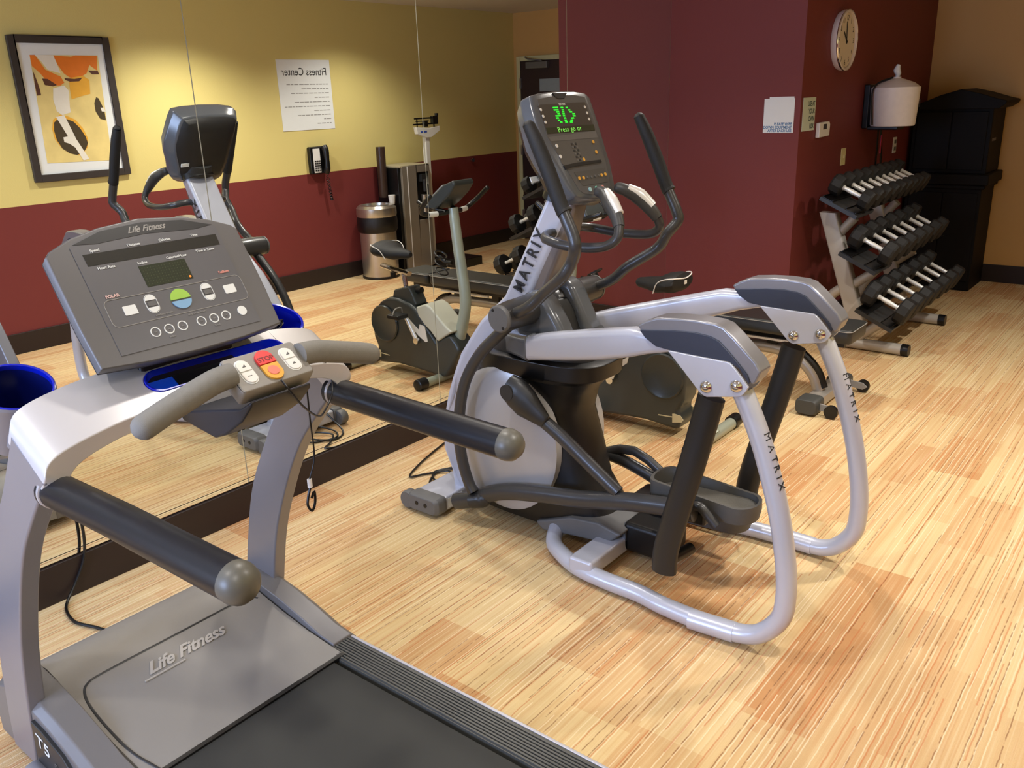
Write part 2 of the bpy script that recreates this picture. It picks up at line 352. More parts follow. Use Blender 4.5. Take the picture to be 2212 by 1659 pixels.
t=thing('outlet_plate',(CX,2.04,1.19),'white outlet plate on dark wall below the wipe dispenser','outlet')
put('plate',B().box((CX+.0005,2.0,1.132),(CX+.007,2.085,1.254)),WHITE,t,bevel=.003); put('socket',B().box((CX+.0072,2.02,1.15),(CX+.01,2.065,1.18)),GREY,t); put('socket',B().box((CX+.0072,2.02,1.205),(CX+.01,2.065,1.235)),GREY,t)
# clock
cy,cz=.607,1.937
t=thing('wall_clock',(CX,cy,cz),'round white wall clock high on the dark maroon wall','clock')
put('case',B().lathe([(.0,.0005),(.178,.0005),(.186,.02),(.186,.045),(.176,.052),(.168,.047),(.166,.036),(0,.036)],(CX,cy,cz),(1,0,0),40),mat('clock_case_white',(225,212,205),.35),t)
put('bezel',B().lathe([(.186,.038),(.189,.044),(.186,.05),(.183,.044),(.186,.038)],(CX,cy,cz),(1,0,0),40),CHROME,t)
put('dial',B().lathe([(0,.0365),(.165,.0365),(.165,.038),(0,.038)],(CX,cy,cz),(1,0,0),40),mat('clock_dial',(228,215,200),.5),t)
for h in range(1,13):
    a=h*PI/6; text('numeral',str(h),.045,(CX+.0385,cy+.135*math.sin(a),cz+.135*math.cos(a)),(0,1,0),Z1,INK,t,depth=.0003)
def hand(a,l,wd): 
    d=Vector((0,math.sin(a),math.cos(a))); e=Vector((0,math.cos(a),-math.sin(a)))
    return B().frame((CX,cy,cz),d,e,X1,[(-.02,-wd),(l,-wd*.5),(l,wd*.5),(-.02,wd)],.040,.042)
put('minute_hand',hand(-.12,.115,.006),INK,t); put('hour_hand',hand(-.85,.075,.008),INK,t)
# wipe dispenser on the wall
wxx=1.10; wy=[(1.2623,1.384),(0.9712,1.397)][0][0]
t=thing('wipe_dispenser',(CX,wy,1.38),'white drum-shaped wipe dispenser with black strap hanging on dark wall','wipe dispenser')
put('drum',B().lathe([(.0,0),(.145,0),(.15,.01),(.162,.25),(.162,.262),(.0,.262)],(wxx,wy,1.375),n=40),mat('dispenser_white',(244,236,230),.45),t,bevel=.003)
put('lid',B().lathe([(.158,.262),(.12,.29),(.05,.315),(.028,.322),(.028,.33),(0,.33)],(wxx,wy,1.375),n=36),mat('dispenser_lid_white',(232,222,214),.45),t)
put('wipe',B().tube([(wxx,wy,1.70),(wxx+.004,wy+.004,1.725),(wxx-.004,wy,1.75),(wxx+.003,wy+.004,1.785)],[.01,.02,.024,.012],10,sm=3),PAPER,t)
put('strap',B().lathe([(.163,0),(.168,0),(.168,.03),(.163,.03)],(wxx-.03,wy-.07,1.52),(-.55,-.8,0),36,(1.0,1.0)) if False else B().tube([(wxx-.10,wy-.13,1.385),(wxx-.108,wy-.137,1.48),(wxx-.115,wy-.142,1.6),(wxx-.09,wy-.12,1.665),(wxx-.02,wy-.03,1.70)],.012,8,flat=(1,.4),sm=3),BLACK,t)
put('wall_bracket',B().box((CX+.0005,wy-.08,1.36),(CX+.04,wy+.10,1.66)).box((CX+.04,wy-.08,1.350),(wxx+.06,wy+.08,1.374)),BLACK,t,bevel=.006)
put('logo_mark',B().frame((wxx,wy,1.5),Vector((-.25,.97,0)),Vector((0,0,1)),Vector((.97,.25,0)),[(.0,0),(.055,.0),(.06,.05),(.03,.035),(.02,.05)],.16,.1665),INK,t)
# hanging black bag / resistance straps with a red tag
t=thing('hanging_strap',(CX+.04,1.5,1.35),'black exercise strap with red tag hanging beneath the wipe dispenser','exercise strap')
put('webbing',B().tube([(CX+.04,1.46,1.36),(CX+.05,1.44,1.22),(CX+.05,1.45,1.05),(CX+.06,1.5,.98),(CX+.055,1.55,1.08),(CX+.04,1.52,1.36)],.014,8,flat=(1,.4),sm=4),BLACK,t)
put('red_tag',B().box((CX+.07,1.435,1.17),(CX+.074,1.455,1.30)),PINK,t)
ORG=Vector((0,0,0))
# ================================================================ OPPOSITE WALL ITEMS (seen in the mirror)
XI=XW
t=thing('framed_picture',(XI,-2.31,1.68),'large black-framed orange and yellow picture with white mat on yellow wall','picture')
P0,P1,Z0,Z1_=-2.67,-1.95,1.19,2.174
fw_=.05
put('frame',B().box((XI-.028,P0,Z0),(XI-.001,P0+fw_,Z1_)).box((XI-.028,P1-fw_,Z0),(XI-.001,P1,Z1_)).box((XI-.028,P0+fw_,Z0),(XI-.001,P1-fw_,Z0+fw_)).box((XI-.028,P0+fw_,Z1_-fw_),(XI-.001,P1-fw_,Z1_)),FRAMEM,t,bevel=.004)
put('mat_board',B().box((XI-.014,P0+fw_,Z0+fw_),(XI-.004,P1-fw_,Z1_-fw_)),PAPER,t)
def art(poly,m,d,name='print_shape'):
    put(name,B().prism(poly,'x',XI-d-.0006,XI-d),m,pr_)
pr_=put('print',B().prism([(-2.5347,2.0468),(-2.0504,2.0492),(-2.077,1.3033),(-2.5581,1.3166)],'x',XI-.0155,XI-.0145),mat('print_yellow',(236,214,140),.5,0,.2,9),t)
AO=mat('print_orange',(240,130,40),.5,0,.12,14); AY=mat('print_amber',(244,180,60),.5,0,.15,14); AD=mat('print_dark_olive',(74,62,42),.5,0,.15,20); AW=mat('print_white',(240,236,222),.5,0,.06,14); AB=mat('print_brown',(96,60,46),.5,0,.15,40)
art([(-2.5347,2.0468),(-2.5003,2.0472),(-2.4471,1.9499),(-2.3495,1.9031),(-2.3312,1.8622),(-2.3613,1.8437),(-2.4135,1.8444),(-2.4576,1.8821),(-2.4871,1.9254),(-2.5339,1.9742)],AO,.016)
art([(-2.3733,2.0456),(-2.2502,2.0376),(-2.2149,2.0474),(-2.058,2.046),(-2.074,1.9434),(-2.1256,1.9818),(-2.1573,1.9244),(-2.1877,1.9086),(-2.2462,1.8867),(-2.2906,1.8996),(-2.3221,1.9249),(-2.3537,1.981)],AO,.0161)
art([(-2.2919,1.8934),(-2.1877,1.9086),(-2.1453,1.8795),(-2.1569,1.783),(-2.236,1.7653),(-2.3004,1.7476),(-2.2988,1.8239)],AY,.0162)
art([(-2.5338,1.9439),(-2.5211,1.8827),(-2.5121,1.8333),(-2.51,1.7806),(-2.5391,1.7781),(-2.5387,1.8583)],AB,.0163)
art([(-2.4812,1.8916),(-2.4435,1.8882),(-2.3868,1.8472),(-2.4147,1.8382),(-2.4708,1.8482)],AB,.0164)
art([(-2.325,1.8936),(-2.253,1.8868),(-2.1936,1.8959),(-2.2223,1.8706),(-2.2901,1.8681),(-2.3209,1.881)],AB,.0165)
art([(-2.1433,1.9435),(-2.0705,1.9434),(-2.0649,1.9177),(-2.1172,1.9179)],AB,.0164)
art([(-2.4172,1.8257),(-2.3349,1.8434),(-2.3092,1.805),(-2.3237,1.697),(-2.3245,1.6585),(-2.388,1.6416),(-2.4224,1.6683),(-2.4321,1.7507)],AW,.0163)
art([(-2.5003,2.0472),(-2.3733,2.0456),(-2.355,1.9748),(-2.3452,1.925),(-2.4311,1.9499),(-2.4647,2.005)],AW,.0159)
art([(-2.4597,1.6125),(-2.4071,1.6455),(-2.3562,1.634),(-2.301,1.606),(-2.258,1.5455),(-2.2341,1.4718),(-2.2501,1.4064),(-2.2839,1.3754),(-2.3218,1.3581),(-2.38,1.3754),(-2.4388,1.4185),(-2.4732,1.4788),(-2.4788,1.5496)],AY,.0164)
art([(-2.457,1.5933),(-2.4259,1.6175),(-2.3666,1.6151),(-2.3169,1.5937),(-2.2784,1.5464),(-2.2487,1.4858),(-2.2404,1.439),(-2.257,1.4069),(-2.2839,1.3754),(-2.3354,1.3591),(-2.3867,1.3758),(-2.4334,1.4117),(-2.4614,1.4717),(-2.4683,1.5363)],AD,.0166)
art([(-2.4364,1.6307),(-2.3748,1.6411),(-2.3206,1.4701),(-2.2515,1.3264),(-2.2954,1.3163),(-2.3388,1.4121),(-2.374,1.4405),(-2.4113,1.4558),(-2.4116,1.4883),(-2.3772,1.4929)],AW,.0168)
art([(-2.1161,1.7594),(-2.1004,1.7493),(-2.073,1.6696),(-2.0731,1.5934),(-2.1137,1.605),(-2.1388,1.6587),(-2.1381,1.7176)],AD,.0166)
art([(-2.0988,1.6837),(-2.0705,1.6828),(-2.0655,1.6529),(-2.0932,1.6571)],AW,.0168)
# poster
t=thing('poster',(XI,-.16,1.73),'white poster headed Fitness Center on the yellow wall','poster')
put('sheet',B().box((XI-.004,-.458,1.43),(XI-.001,.138,2.035)),PAPER,t)
text('title','Fitness Center',.093,(XI-.0045,-.16,1.93),(0,-1,0),Z1,INK,t,depth=.0003,sx=.93)
random.seed(4)
for i,ln in enumerate([.50,.33,.42,.16,.38,.52,.20,.41,.08,.15]):
    b=B(); y=.10
    while y>.10-ln*.95:
        l_=random.uniform(.02,.055); b.box((XI-.0046,y-l_,1.822-i*.038),(XI-.0041,y,1.829-i*.038)); y-=l_+.009
    put('small_print_line',b,GINK,t)
# wall phone
t=thing('wall_phone',(XI,-.12,1.15),'black wall phone with white keypad on the yellow wall','phone')
put('base',B().box((XI-.05,-.225,1.035),(XI-.001,-.03,1.28)),BLACK,t,bevel=.012)
put('keypad_plate',B().box((XI-.054,-.195,1.045),(XI-.05,-.115,1.262)),WHITE,t,bevel=.002)
for r in range(5):
    for c in range(3): put('key',B().box((XI-.058,-.185+c*.024,1.06+r*.021),(XI-.054,-.168+c*.024,1.072+r*.021)),DARK,t)
put('handset',B().tube([(XI-.065,-.07,1.045),(XI-.085,-.07,1.08),(XI-.09,-.07,1.16),(XI-.085,-.07,1.24),(XI-.065,-.07,1.275)],[.032,.03,.024,.03,.032],12,sm=3),BLACK,t)
cp=[]
for k in range(120):
    a=k*.9; s_=k/119; cp.append((XI-.05+.012*math.cos(a),-.05+.012*math.sin(a)+.03*math.sin(s_*PI),1.04-.26*math.sin(s_*PI*.93)))
put('coiled_cord',B().tube(cp,.003,6),BLACK,t)
# trash can
tx_,ty_=3.37,.345
t=thing('trash_can',(tx_,ty_,0),'round brushed steel trash can with black liner band by maroon wainscot','trash can')
put('body',B().lathe([(0,.01),(.178,.01),(.178,.45),(0,.45)],(tx_,ty_,0),n=40),STEEL,t)
put('base_ring',B().lathe([(.0,0),(.185,0),(.185,.02),(.178,.024),(0,.024)],(tx_,ty_,0),n=40),BLACK,t)
put('liner',B().loft([sup(tx_,ty_,z,r,r,2) for z,r in ((.45,.183),(.47,.196),(.53,.2),(.58,.196),(.61,.19))]),mat('liner_plastic',(16,16,18),.3,0,.2,30,bump=.8),t)
put('lid',B().lathe([(.192,.6),(.196,.62),(.194,.68),(.17,.705),(.13,.71),(.125,.66),(0,.66)],(tx_,ty_,0),n=40),STEEL,t)
# water cooler
t=thing('water_cooler',(3.45,.8,0),'silver-fronted black water cooler standing against the maroon wainscot','water cooler')
put('body',B().box((3.3,.6,0),(XI-.02,1.02,1.03)),BLACK,t,bevel=.008)
fp=put('front_panel',B().box((3.272,.632,.02),(3.3,.83,1.04)).box((3.272,1.0,.02),(3.3,1.02,1.04)).box((3.272,.83,.02),(3.3,1.0,.5)).box((3.272,.83,.97),(3.3,1.0,1.04)),mat('cooler_silver',(150,142,128),.4,.4,.05,10),t,bevel=.004)
put('alcove',B().box((3.296,.83,.5),(3.31,1.0,.97)),BLACK,t)
put('dispensing_spout',B().cyl((3.25,.915,.9),(3.25,.915,.78),.022,.018).box((3.25,.88,.88),(3.3,.95,.95)),DARK,t)
put('drip_cup',B().lathe([(0,0),(.028,0),(.034,.19),(0,.19)],(3.262,.915,.56)),STEEL,t)
put('edge_strip',B().box((3.268,.70,.02),(3.272,.708,1.04)),WHITE,t)
put('top_cover',B().box((3.275,.61,1.031),(XI-.02,1.02,1.05)),mat('cooler_lid',(170,160,130),.5),t,bevel=.004)
# cup dispenser and cup
t=thing('cup_dispenser',(3.47,.575,.8),'dark tall cup dispenser tube mounted beside the water cooler','cup dispenser')
put('tube',B().lathe([(0,.75),(.04,.75),(.045,.78),(.045,1.235),(0,1.235)],(3.47,.552,0)),mat('smoke_brown_plastic',(60,44,36),.3,0,.1,10),t)
single('foam_cup',B().lathe([(0,0),(.026,0),(.036,.085),(.033,.087),(0,.08)],(3.36,.555,.69)),WHITE,(3.36,.555,.69),'white foam cup hanging from the cup dispenser tube','cup')
# physician scale
sx_,sy_=3.33,1.06
t=thing('beam_scale',(sx_,sy_,0),'white physician beam scale on a tall column by the yellow wall','scale')
CRW=mat('scale_white_enamel',(222,220,210),.35,0,.03,10)
put('platform',B().box((sx_-.42,sy_-.03,.0),(sx_+.02,sy_+.30,.09)),BLACK,t,bevel=.01)
put('wheel',B().cyl((sx_+.05,sy_+.20,.03),(sx_+.05,sy_+.23,.03),.03),DARK,t)
put('column',B().box((sx_-.02,sy_-.03,.05),(sx_+.03,sy_+.03,1.31)),CRW,t,bevel=.008)
hd=put('head_plate',B().prism([(sy_-.165,1.40),(sy_-.15,1.335),(sy_-.03,1.295),(sy_+.04,1.295),(sy_+.17,1.355),(sy_+.17,1.40),(sy_+.03,1.385)],'x',sx_-.035,sx_+.01),CRW,t,bevel=.003)
put('blue_marking',B().box((sx_-.0362,sy_-.11,1.345),(sx_-.035,sy_-.02,1.362)),mat('deep_blue_ink',(50,80,170),.6),hd)
put('upper_beam',B().box((sx_-.02,sy_-.17,1.475),(sx_-.012,sy_+.12,1.49)).box((sx_-.02,sy_-.15,1.45),(sx_-.012,sy_+.03,1.46)),BLACK,t)
put('lower_beam',B().box((sx_-.02,sy_-.19,1.42),(sx_-.012,sy_+.12,1.434)),BLACK,t)
put('small_poise',B().box((sx_-.035,sy_-.04,1.40),(sx_+.005,sy_+.0,1.45)),BLACK,t)
put('large_poise',B().box((sx_-.035,sy_+.08,1.42),(sx_+.005,sy_+.15,1.50)),BLACK,t)
put('balance_knob',B().cyl((sx_-.016,sy_+.15,1.50),(sx_-.016,sy_+.15,1.525),.018),BLACK,t)
put('bracket_post',B().box((sx_-.02,sy_-.14,1.395),(sx_-.012,sy_-.13,1.475)).box((sx_-.02,sy_+.1,1.39),(sx_-.012,sy_+.112,1.475)),BLACK,t)
single('door_stop',B().cyl((XI-.001,2.06,.995),(XI-.035,2.06,.995),.02,.022,16),CHROME,(XI-.018,2.06,.995),'small chrome door bumper on the dark wainscot near the door','door stop')
single('gym_bag',B().loft([sup(3.1,1.62,z,a,b,2.5) for z,a,b in ((0,.13,.2),(.05,.16,.24),(.16,.15,.22),(.24,.1,.17),(.27,.03,.1))]),BLACK,(3.1,1.62,0),'small black bag on the floor against the dark wainscot','bag') if False else None
# ================================================================ CABINET
t=thing('armoire',(1.25,2.6,0),'tall dark wood armoire with arched cornice in the far corner','armoire')
ax0,ax1,ay0,ay1=.945,1.52,2.38,2.86
put('base_cabinet',B().box((ax0,ay0,.0),(ax1,ay1,.86)),WOODD,t,bevel=.006)
put('waist_moulding',B().box((ax0-.015,ay0-.05,.865),(ax1+.05,ay1,.95)).box((ax0-.01,ay0-.025,.83),(ax1+.025,ay1,.865)),WOODD,t,bevel=.01)
put('upper_cabinet',B().box((ax0,ay0+.01,.95),(ax1+.01,ay1,1.46)),WOODD,t,bevel=.006)
put('cornice',B().prism([(ax0-.02,1.45),(ax0-.03,1.485),(1.0,1.50),(1.15,1.56),(1.29,1.60),(1.42,1.57),(1.56,1.525),(1.625,1.51),(1.62,1.485),(ax1+.05,1.45)],'y',ay0-.06,ay1),WOODD,t,bevel=.006)
for x in (ax0+.03,1.24):
    d=put('door',B().box((x,ay0-.012,.08),(x+.26,ay0-.001,.80)),WOODD,t,bevel=.006); put('knob',B().cyl((x+.03 if x>1.1 else x+.23,ay0-.012,.45),(x+.03 if x>1.1 else x+.23,ay0-.035,.45),.012),BLACK,d)
    d=put('door',B().box((x,ay0-.002,.98),(x+.26,ay0+.009,1.43)),WOODD,t,bevel=.006)
put('side_label',B().box((ax1+.0105,2.46,1.2),(ax1+.012,2.6,1.222)),GREY,t)
# ================================================================ ELLIPTICAL
YE=-2.88
t=thing('elliptical_trainer',(1.35,YE,0),'silver and charcoal elliptical trainer with a green lit console facing the mirror','elliptical trainer')
def both(pts): return [pts,[my(p,YE) for p in pts]]
def mir(b,yc):
    n=B(); n.v=[Vector((v.x,2*yc-v.y,v.z)) for v in b.v]; n.f=[tuple(reversed(f)) for f in b.f]; return n
def pair(name,b,m,parent=None,yc=YE,**k):
    return put(name,b,m,parent or t,**k),put(name,mir(b,yc),m,parent or t,**k)
# front foot
put('front_foot',B().box((.535,-3.10,.02),(.70,-2.66,.085)),SILV,t,bevel=.01)
for s_,o_ in ((-1,-3.10),(1,-2.66)):
    c=put('foot_cap',B().loft([[(x,o_+s_*d,z) for x,z in rrect(.175*q,.075*q,.02,4,.6175,.052)] for d,q in ((0,1),(.05,1),(.065,.86))]),GREY,t,bevel=.004)
    [put('foot_bolt',B().cyl((bx_,o_+s_*.064,.055),(bx_,o_+s_*.067,.055),.009),BLACK,c) for bx_ in (.59,.64)]
    put('transport_wheel',B().lathe([(0,-.022),(.036,-.022),(.04,-.015),(.04,.015),(.036,.022),(0,.022)],(.515,o_+s_*.03,.042),(0,1,0)),GREY,t)
put('rating_label',B().box((.7005,-3.09,.032),(.7015,-3.0,.075)),PAPER,t)
# lower shroud
rings=[sup(1.10,YE,.045,.34,.115,4),sup(1.09,YE,.09,.37,.135,4),sup(1.03,YE,.25,.31,.145,3.4),sup(1.00,YE,.40,.30,.15,3.2),sup(.99,YE,.52,.27,.15,3.2),sup(1.02,YE,.60,.26,.15,3.2),sup(1.06,YE,.66,.27,.155,3.4)]
put('shroud',B().loft(rings),mat('shroud_black',(17,17,18),.42,0,.08,10),t)
put('shroud_brim',B().loft([sup(1.06,YE,.655,.27,.155,3.4),sup(1.085,YE,.675,.29,.168,3.2),sup(1.09,YE,.735,.29,.17,3.2),sup(1.08,YE,.745,.27,.15,3.2)]),BLACK,t,bevel=.004)
# side discs
dp=ell(.975,.39,.262,.295,48)
pair('side_disc',B().loft([[(x,YE-.13,z) for x,z in dp],[(x,YE-.163,z) for x,z in dp],[(.975+(x-.975)*.93,YE-.172,.39+(z-.39)*.93) for x,z in dp],[(.975+(x-.975)*.5,YE-.176,.39+(z-.39)*.5) for x,z in dp]]),mat('disc_silver',(178,178,180),.36,.2,.03,8,coat=.15))
# mast and front fairing
fair=[(1.165,1.3567),(1.0597,1.1655),(0.9401,0.9449),(0.8747,0.886),(0.8195,0.8342),(0.7636,0.758),(0.7112,0.6839),(0.6661,0.5889),(0.631,0.5032),(0.6021,0.4041),(0.5898,0.3168),(0.5866,0.2409),(0.626,0.1527),(0.636,0.0674),(0.7042,0.0419)]+[(0.7104,0.192),(0.6437,0.2616),(0.6476,0.3895),(0.6738,0.4982),(0.7378,0.6107),(0.8111,0.6721),(0.8968,0.6995),(0.9888,0.84),(1.0235,0.9258),(1.0696,0.9894),(1.2054,1.2337),(1.2424,1.3065)]
fb=B().prism(fair,'y',-1,1)
nf=15   # first vertices of the outline run along the broad front edge, the rest along the narrower back
for k_,v in enumerate(fb.v): v.y=YE+v.y*((.082 if (k_%len(fair))<nf else .055)+.022*min(1,max(0,(1.0-v.z)/.3)))
put('front_fairing',fb,SILV,t,bevel=.02,seg=4)
put('mast_rear_cover',B().prism([(1.1444,1.2504),(1.2208,1.3351),(1.248,1.3045),(1.2187,1.2059),(1.1634,1.0848),(1.117,0.9943),(1.0925,0.8856),(1.015,0.8755)],'y',YE-.050,YE+.050),mat('mast_back_brown_grey',(118,110,106),.3,.3,.05,10),t,bevel=.02,seg=3)
sh=[(1.06,.975),(1.13,1.0),(1.18,.965),(1.235,.88),(1.27,.80),(1.15,.765),(1.03,.765),(1.03,.90)]
shf=[(1.04,.985),(1.11,1.015),(1.165,.995),(1.215,.90),(1.265,.80),(1.15,.765),(1.03,.765),(1.0,.90)]
for y0,y1,sp_ in ((YE-.135,YE-.045,sh),(YE+.035,YE+.135,shf)):
    put('shoulder_cover',B().prism(sp_,'y',y0,y1),GLOSSG,t,bevel=.028,seg=4)
put('bottle_well',B().prism([(1.08,.80),(1.08,.955),(1.155,.945),(1.185,.90),(1.225,.80)],'y',YE-.048,YE+.04),BLACK,t,bevel=.01)
put('shoulder_base',B().loft([sup(1.08,YE,.70,.26,.14,3),sup(1.10,YE,.76,.24,.15,3),sup(1.12,YE,.83,.18,.14,3)]),DARK,t)
# MATRIX lettering on both mast faces
ma=Vector((.985,0,1.0)); mb=Vector((1.16,0,1.34))
dv=Vector((.46,0,.888)).normalized(); nrm=Vector((-dv.z,0,dv.x))
nr1=(nrm*.125+Vector((0,-.027,0))).normalized(); nr2=(nrm*.125+Vector((0,.027,0))).normalized()
mp=Vector((1.064,YE-.0752,1.088)); text('lettering','MATRIX',.062,mp,dv,nr1,INK,t,sx=.92,depth=.0012,track=1.42,bold=.0008)
mp2=Vector((1.064,YE+.0752,1.088)); text('lettering','MATRIX',.062,mp2,-dv,-nr2,INK,t,sx=.92,depth=.0012,track=1.42,bold=.0008)
# console
EO=Vector((1.282,YE,1.348)); EV=Vector((-.426,0,.905)).normalized(); EU=Y1; EN=EU.cross(EV).normalized()
face=[(-0.1141,0.3482),(-0.0615,0.357),(0.0312,0.3619),(0.1297,0.3598),(0.1895,0.3514),(0.209,0.3348),(0.2024,0.2394),(0.1876,0.1411),(0.181,0.084),(0.1672,0.0349),(0.155,-0.0069),(0.1293,-0.022),(0.0539,-0.0347),(-0.0581,-0.0183),(-0.0835,-0.0052),(-0.1031,0.0341),(-0.1147,0.0857),(-0.1328,0.139),(-0.145,0.2014),(-0.1264,0.3102)]
cx_=sum(p[0] for p in face)/len(face); cy_=sum(p[1] for p in face)/len(face)
def sc(p,k,kx=None): return [(cx_+(x-cx_)*(kx or k),cy_+(y-cy_)*k) for x,y in p]
def ering(p,d): return [EO+EU*x+EV*y+EN*d for x,y in p]
cons=put('console_housing',B().loft([ering(sc(face,.72,.7),-.115),ering(sc(face,.95,.98),-.095),ering(sc(face,1.06,1.13),-.045),ering(sc(face,1.045,1.10),-.006),ering(sc(face,1.0),0)]),GLOSSG,t,bevel=.008,seg=3)
put('console_back',B().loft([ering(sc(face,.62,.60),-.145),ering(sc(face,.84,.84),-.12),ering(sc(face,.95,1.0),-.085)]),mat('console_back_black',(24,24,25),.4,0,.1,20),cons,bevel=.006)
put('back_sticker',B().frame(EO,EU,EV,EN,[(-.12,.10),(-.075,.10),(-.075,.118),(-.12,.118)],-.137,-.134),PAPER,cons)
put('console_neck',B().loft([[EO+Vector((-.03,0,0))+EV*(.10)+EN*(-.08)+Vector((.040*math.cos(a)-.0,.075*math.sin(a),.04*math.cos(a))) for a in [2*PI*k/20 for k in range(20)]],[Vector((1.165,YE,1.335))+Vector((.05*math.cos(a),.078*math.sin(a),.02*math.cos(a))) for a in [2*PI*k/20 for k in range(20)]]]),DARK,t)
put('neck_collar',B().loft([[Vector((1.160,YE,1.315))+Vector((.056*math.cos(a),.088*math.sin(a),-.02*math.cos(a))) for a in [2*PI*k/24 for k in range(24)]],[Vector((1.175,YE,1.355))+Vector((.054*math.cos(a),.084*math.sin(a),-.02*math.cos(a))) for a in [2*PI*k/24 for k in range(24)]]]),BLACK,t)
def eface(name,poly,m,d=.0012,base=0,par=None,bevel=0): return put(name,B().frame(EO,EU,EV,EN,poly,base-.001,base+d),m,par or cons,bevel=bevel)
FM=mat('console_face_grey',(80,79,80),.42,0,.04,30)
eface('face_panel',[(-0.1036,0.3396),(0.0103,0.3503),(0.1231,0.3494),(0.1827,0.3408),(0.1821,0.2458),(0.1699,0.1424),(0.1597,0.0894),(0.131,-0.0008),(0.0491,-0.0236),(-0.0414,-0.0099),(-0.065,0.0064),(-0.0957,0.1075),(-0.1298,0.2005),(-0.1138,0.2965)],FM)
eface('top_camera_notch',[(-0.0062,0.3592),(0.083,0.359),(0.0534,0.3388),(0.0193,0.338),(0.0034,0.3436)],BLACK,.003)
dw=eface('display_window',[(-0.1158,0.3149),(-0.1,0.3194),(0.1704,0.3215),(0.1666,0.2125),(-0.121,0.215)],mat('display_smoke',(66,62,60),.3,0,.08,80),.0018)
text('brand_lettering','MATRIX',.011,EO+EU*([(0.0259,0.3171)][0][0])+EV*([(0.0259,0.3171)][0][1])+EN*.0022,EU,EV,PAPER,dw,depth=.0002,bold=.0002)
ledb=B()
LR=[(-0.0357,0.3066),(-0.0062,0.3056),(0.0101,0.305),(0.0237,0.3045),(0.0402,0.304),(0.0513,0.3036),(-0.0355,0.2979),(-0.0088,0.2969),(0.0116,0.2962),(0.0233,0.2958),(0.0487,0.2948),(0.0606,0.2944),(-0.0246,0.2903),(-0.0088,0.2897),(0.0096,0.289),(0.0211,0.2886),(0.0536,0.2873),(0.0679,0.2868),(-0.0222,0.2831),(-0.0107,0.2826),(0.0074,0.2819),(0.0192,0.2814),(0.0656,0.2795),(0.0799,0.279),(-0.0377,0.2766),(-0.0083,0.2753),(0.0052,0.2747),(0.017,0.2743),(0.0636,0.2723),(0.0799,0.2716),(-0.0394,0.2685),(-0.0245,0.2678),(0.0057,0.2665),(0.0179,0.2659),(0.0491,0.2646),(0.0655,0.2638),(-0.034,0.2604),(-0.0225,0.2598),(0.005,0.2586),(0.0164,0.2581),(0.0392,0.257),(0.0536,0.2563),(-0.025,0.2528),(-0.0132,0.2522),(0.0047,0.2514),(0.018,0.2507),(0.0328,0.25),(0.0467,0.2494)]
for i in range(0,len(LR),2):
    (a,b_),(c,d_)=LR[i],LR[i+1]; a-=.001;c+=.001; h=.0024; m_=(b_+d_)/2
    k=max(1,round((c-a)/.006)); w_=(c-a)/k
    for j in range(k): ledb.frame(EO,EU,EV,EN,[(a+j*w_+.0004,m_-h),(a+(j+1)*w_-.0004,m_-h),(a+(j+1)*w_-.0004,m_+h),(a+j*w_+.0004,m_+h)],.002,.0026)
put('led_figure',ledb,LED,dw)
ms=eface('message_window',[(-0.1185,0.2365),(0.1718,0.2346),(0.1666,0.2125),(-0.12,0.2166)],LCDG,.0024)
pm=[(0.0147,0.2247)][0]
text('message_lettering','Press go or',.0265,EO+EU*pm[0]+EV*pm[1]+EN*.0028,EU,EV,LEDT,ms,depth=.0002,track=1.15)
eface('program_strip',[(-0.1227,0.2034),(0.1713,0.2105),(0.1663,0.1839),(-0.1162,0.1879)],mat('strip_grey',(98,96,95),.5),.0016)
eface('keypad_panel',[(-0.107,0.1857),(0.164,0.1804),(0.1539,0.0899),(-0.0849,0.0897),(-0.106,0.1084)],mat('keypad_panel_grey',(84,82,80),.45),.0014)
for q in [(-0.1083,0.3013),(-0.1093,0.2779),(-0.1092,0.2561),(0.1581,0.3022),(0.1582,0.279),(0.1554,0.256)]: put('program_button',B().frame(EO,EU,EV,EN,ell(q[0],q[1],.0055,n=14),0,.0035),WHITE,cons)
for q in [(-0.0965,0.1698),(-0.0986,0.1313)]: put('round_button',B().frame(EO,EU,EV,EN,ell(q[0],q[1],.0065,n=14),0,.0035),WHITE,cons)
for q in [(0.1272,0.1703),(0.1231,0.1316),(0.0299,0.1107)]: put('amber_button',B().frame(EO,EU,EV,EN,ell(q[0],q[1],.0065,n=14),0,.0035),YEL,cons)
kp0=[(-0.0065,0.1705)][0]; kp1=[(0.0124,0.1104)][0]
for r in range(6):
    for c in range(3):
        put('number_key',B().frame(EO,EU,EV,EN,rrect(.0085,.0075,.002,2,kp0[0]+c*.0125+(kp1[0]-kp0[0]-.025)*0,kp0[1]+(kp1[1]-kp0[1])*r/5),0,.0025),GREY if (r+c)%2 else DARK,cons)
eface('slot_ledge',[(-0.1017,0.0979),(-0.0326,0.1022),(0.1304,0.1008),(0.1306,0.0919),(-0.0461,0.0897),(-0.0992,0.0842)],BLACK,.004)
eface('lower_panel',[(-0.0556,0.0701),(0.1405,0.0696),(0.1208,0.0163),(-0.0347,0.0185)],mat('lower_panel_grey',(72,70,68),.45),.0022)
lp=[(-0.0396,0.0464),(-0.0145,0.0456),(0.0082,0.0451),(0.034,0.0443),(0.0583,0.0454),(0.0818,0.0449),(0.0999,0.045),(0.1251,0.0461)]
for i,q in enumerate(lp): put('amber_button' if i in(0,1,6,7) else 'grey_button',B().frame(EO,EU,EV,EN,ell(q[0],q[1],.0062 if i in(0,1,6,7) else .0045,n=14),0,.0045),YEL if i in(0,1,6,7) else GREY,cons)
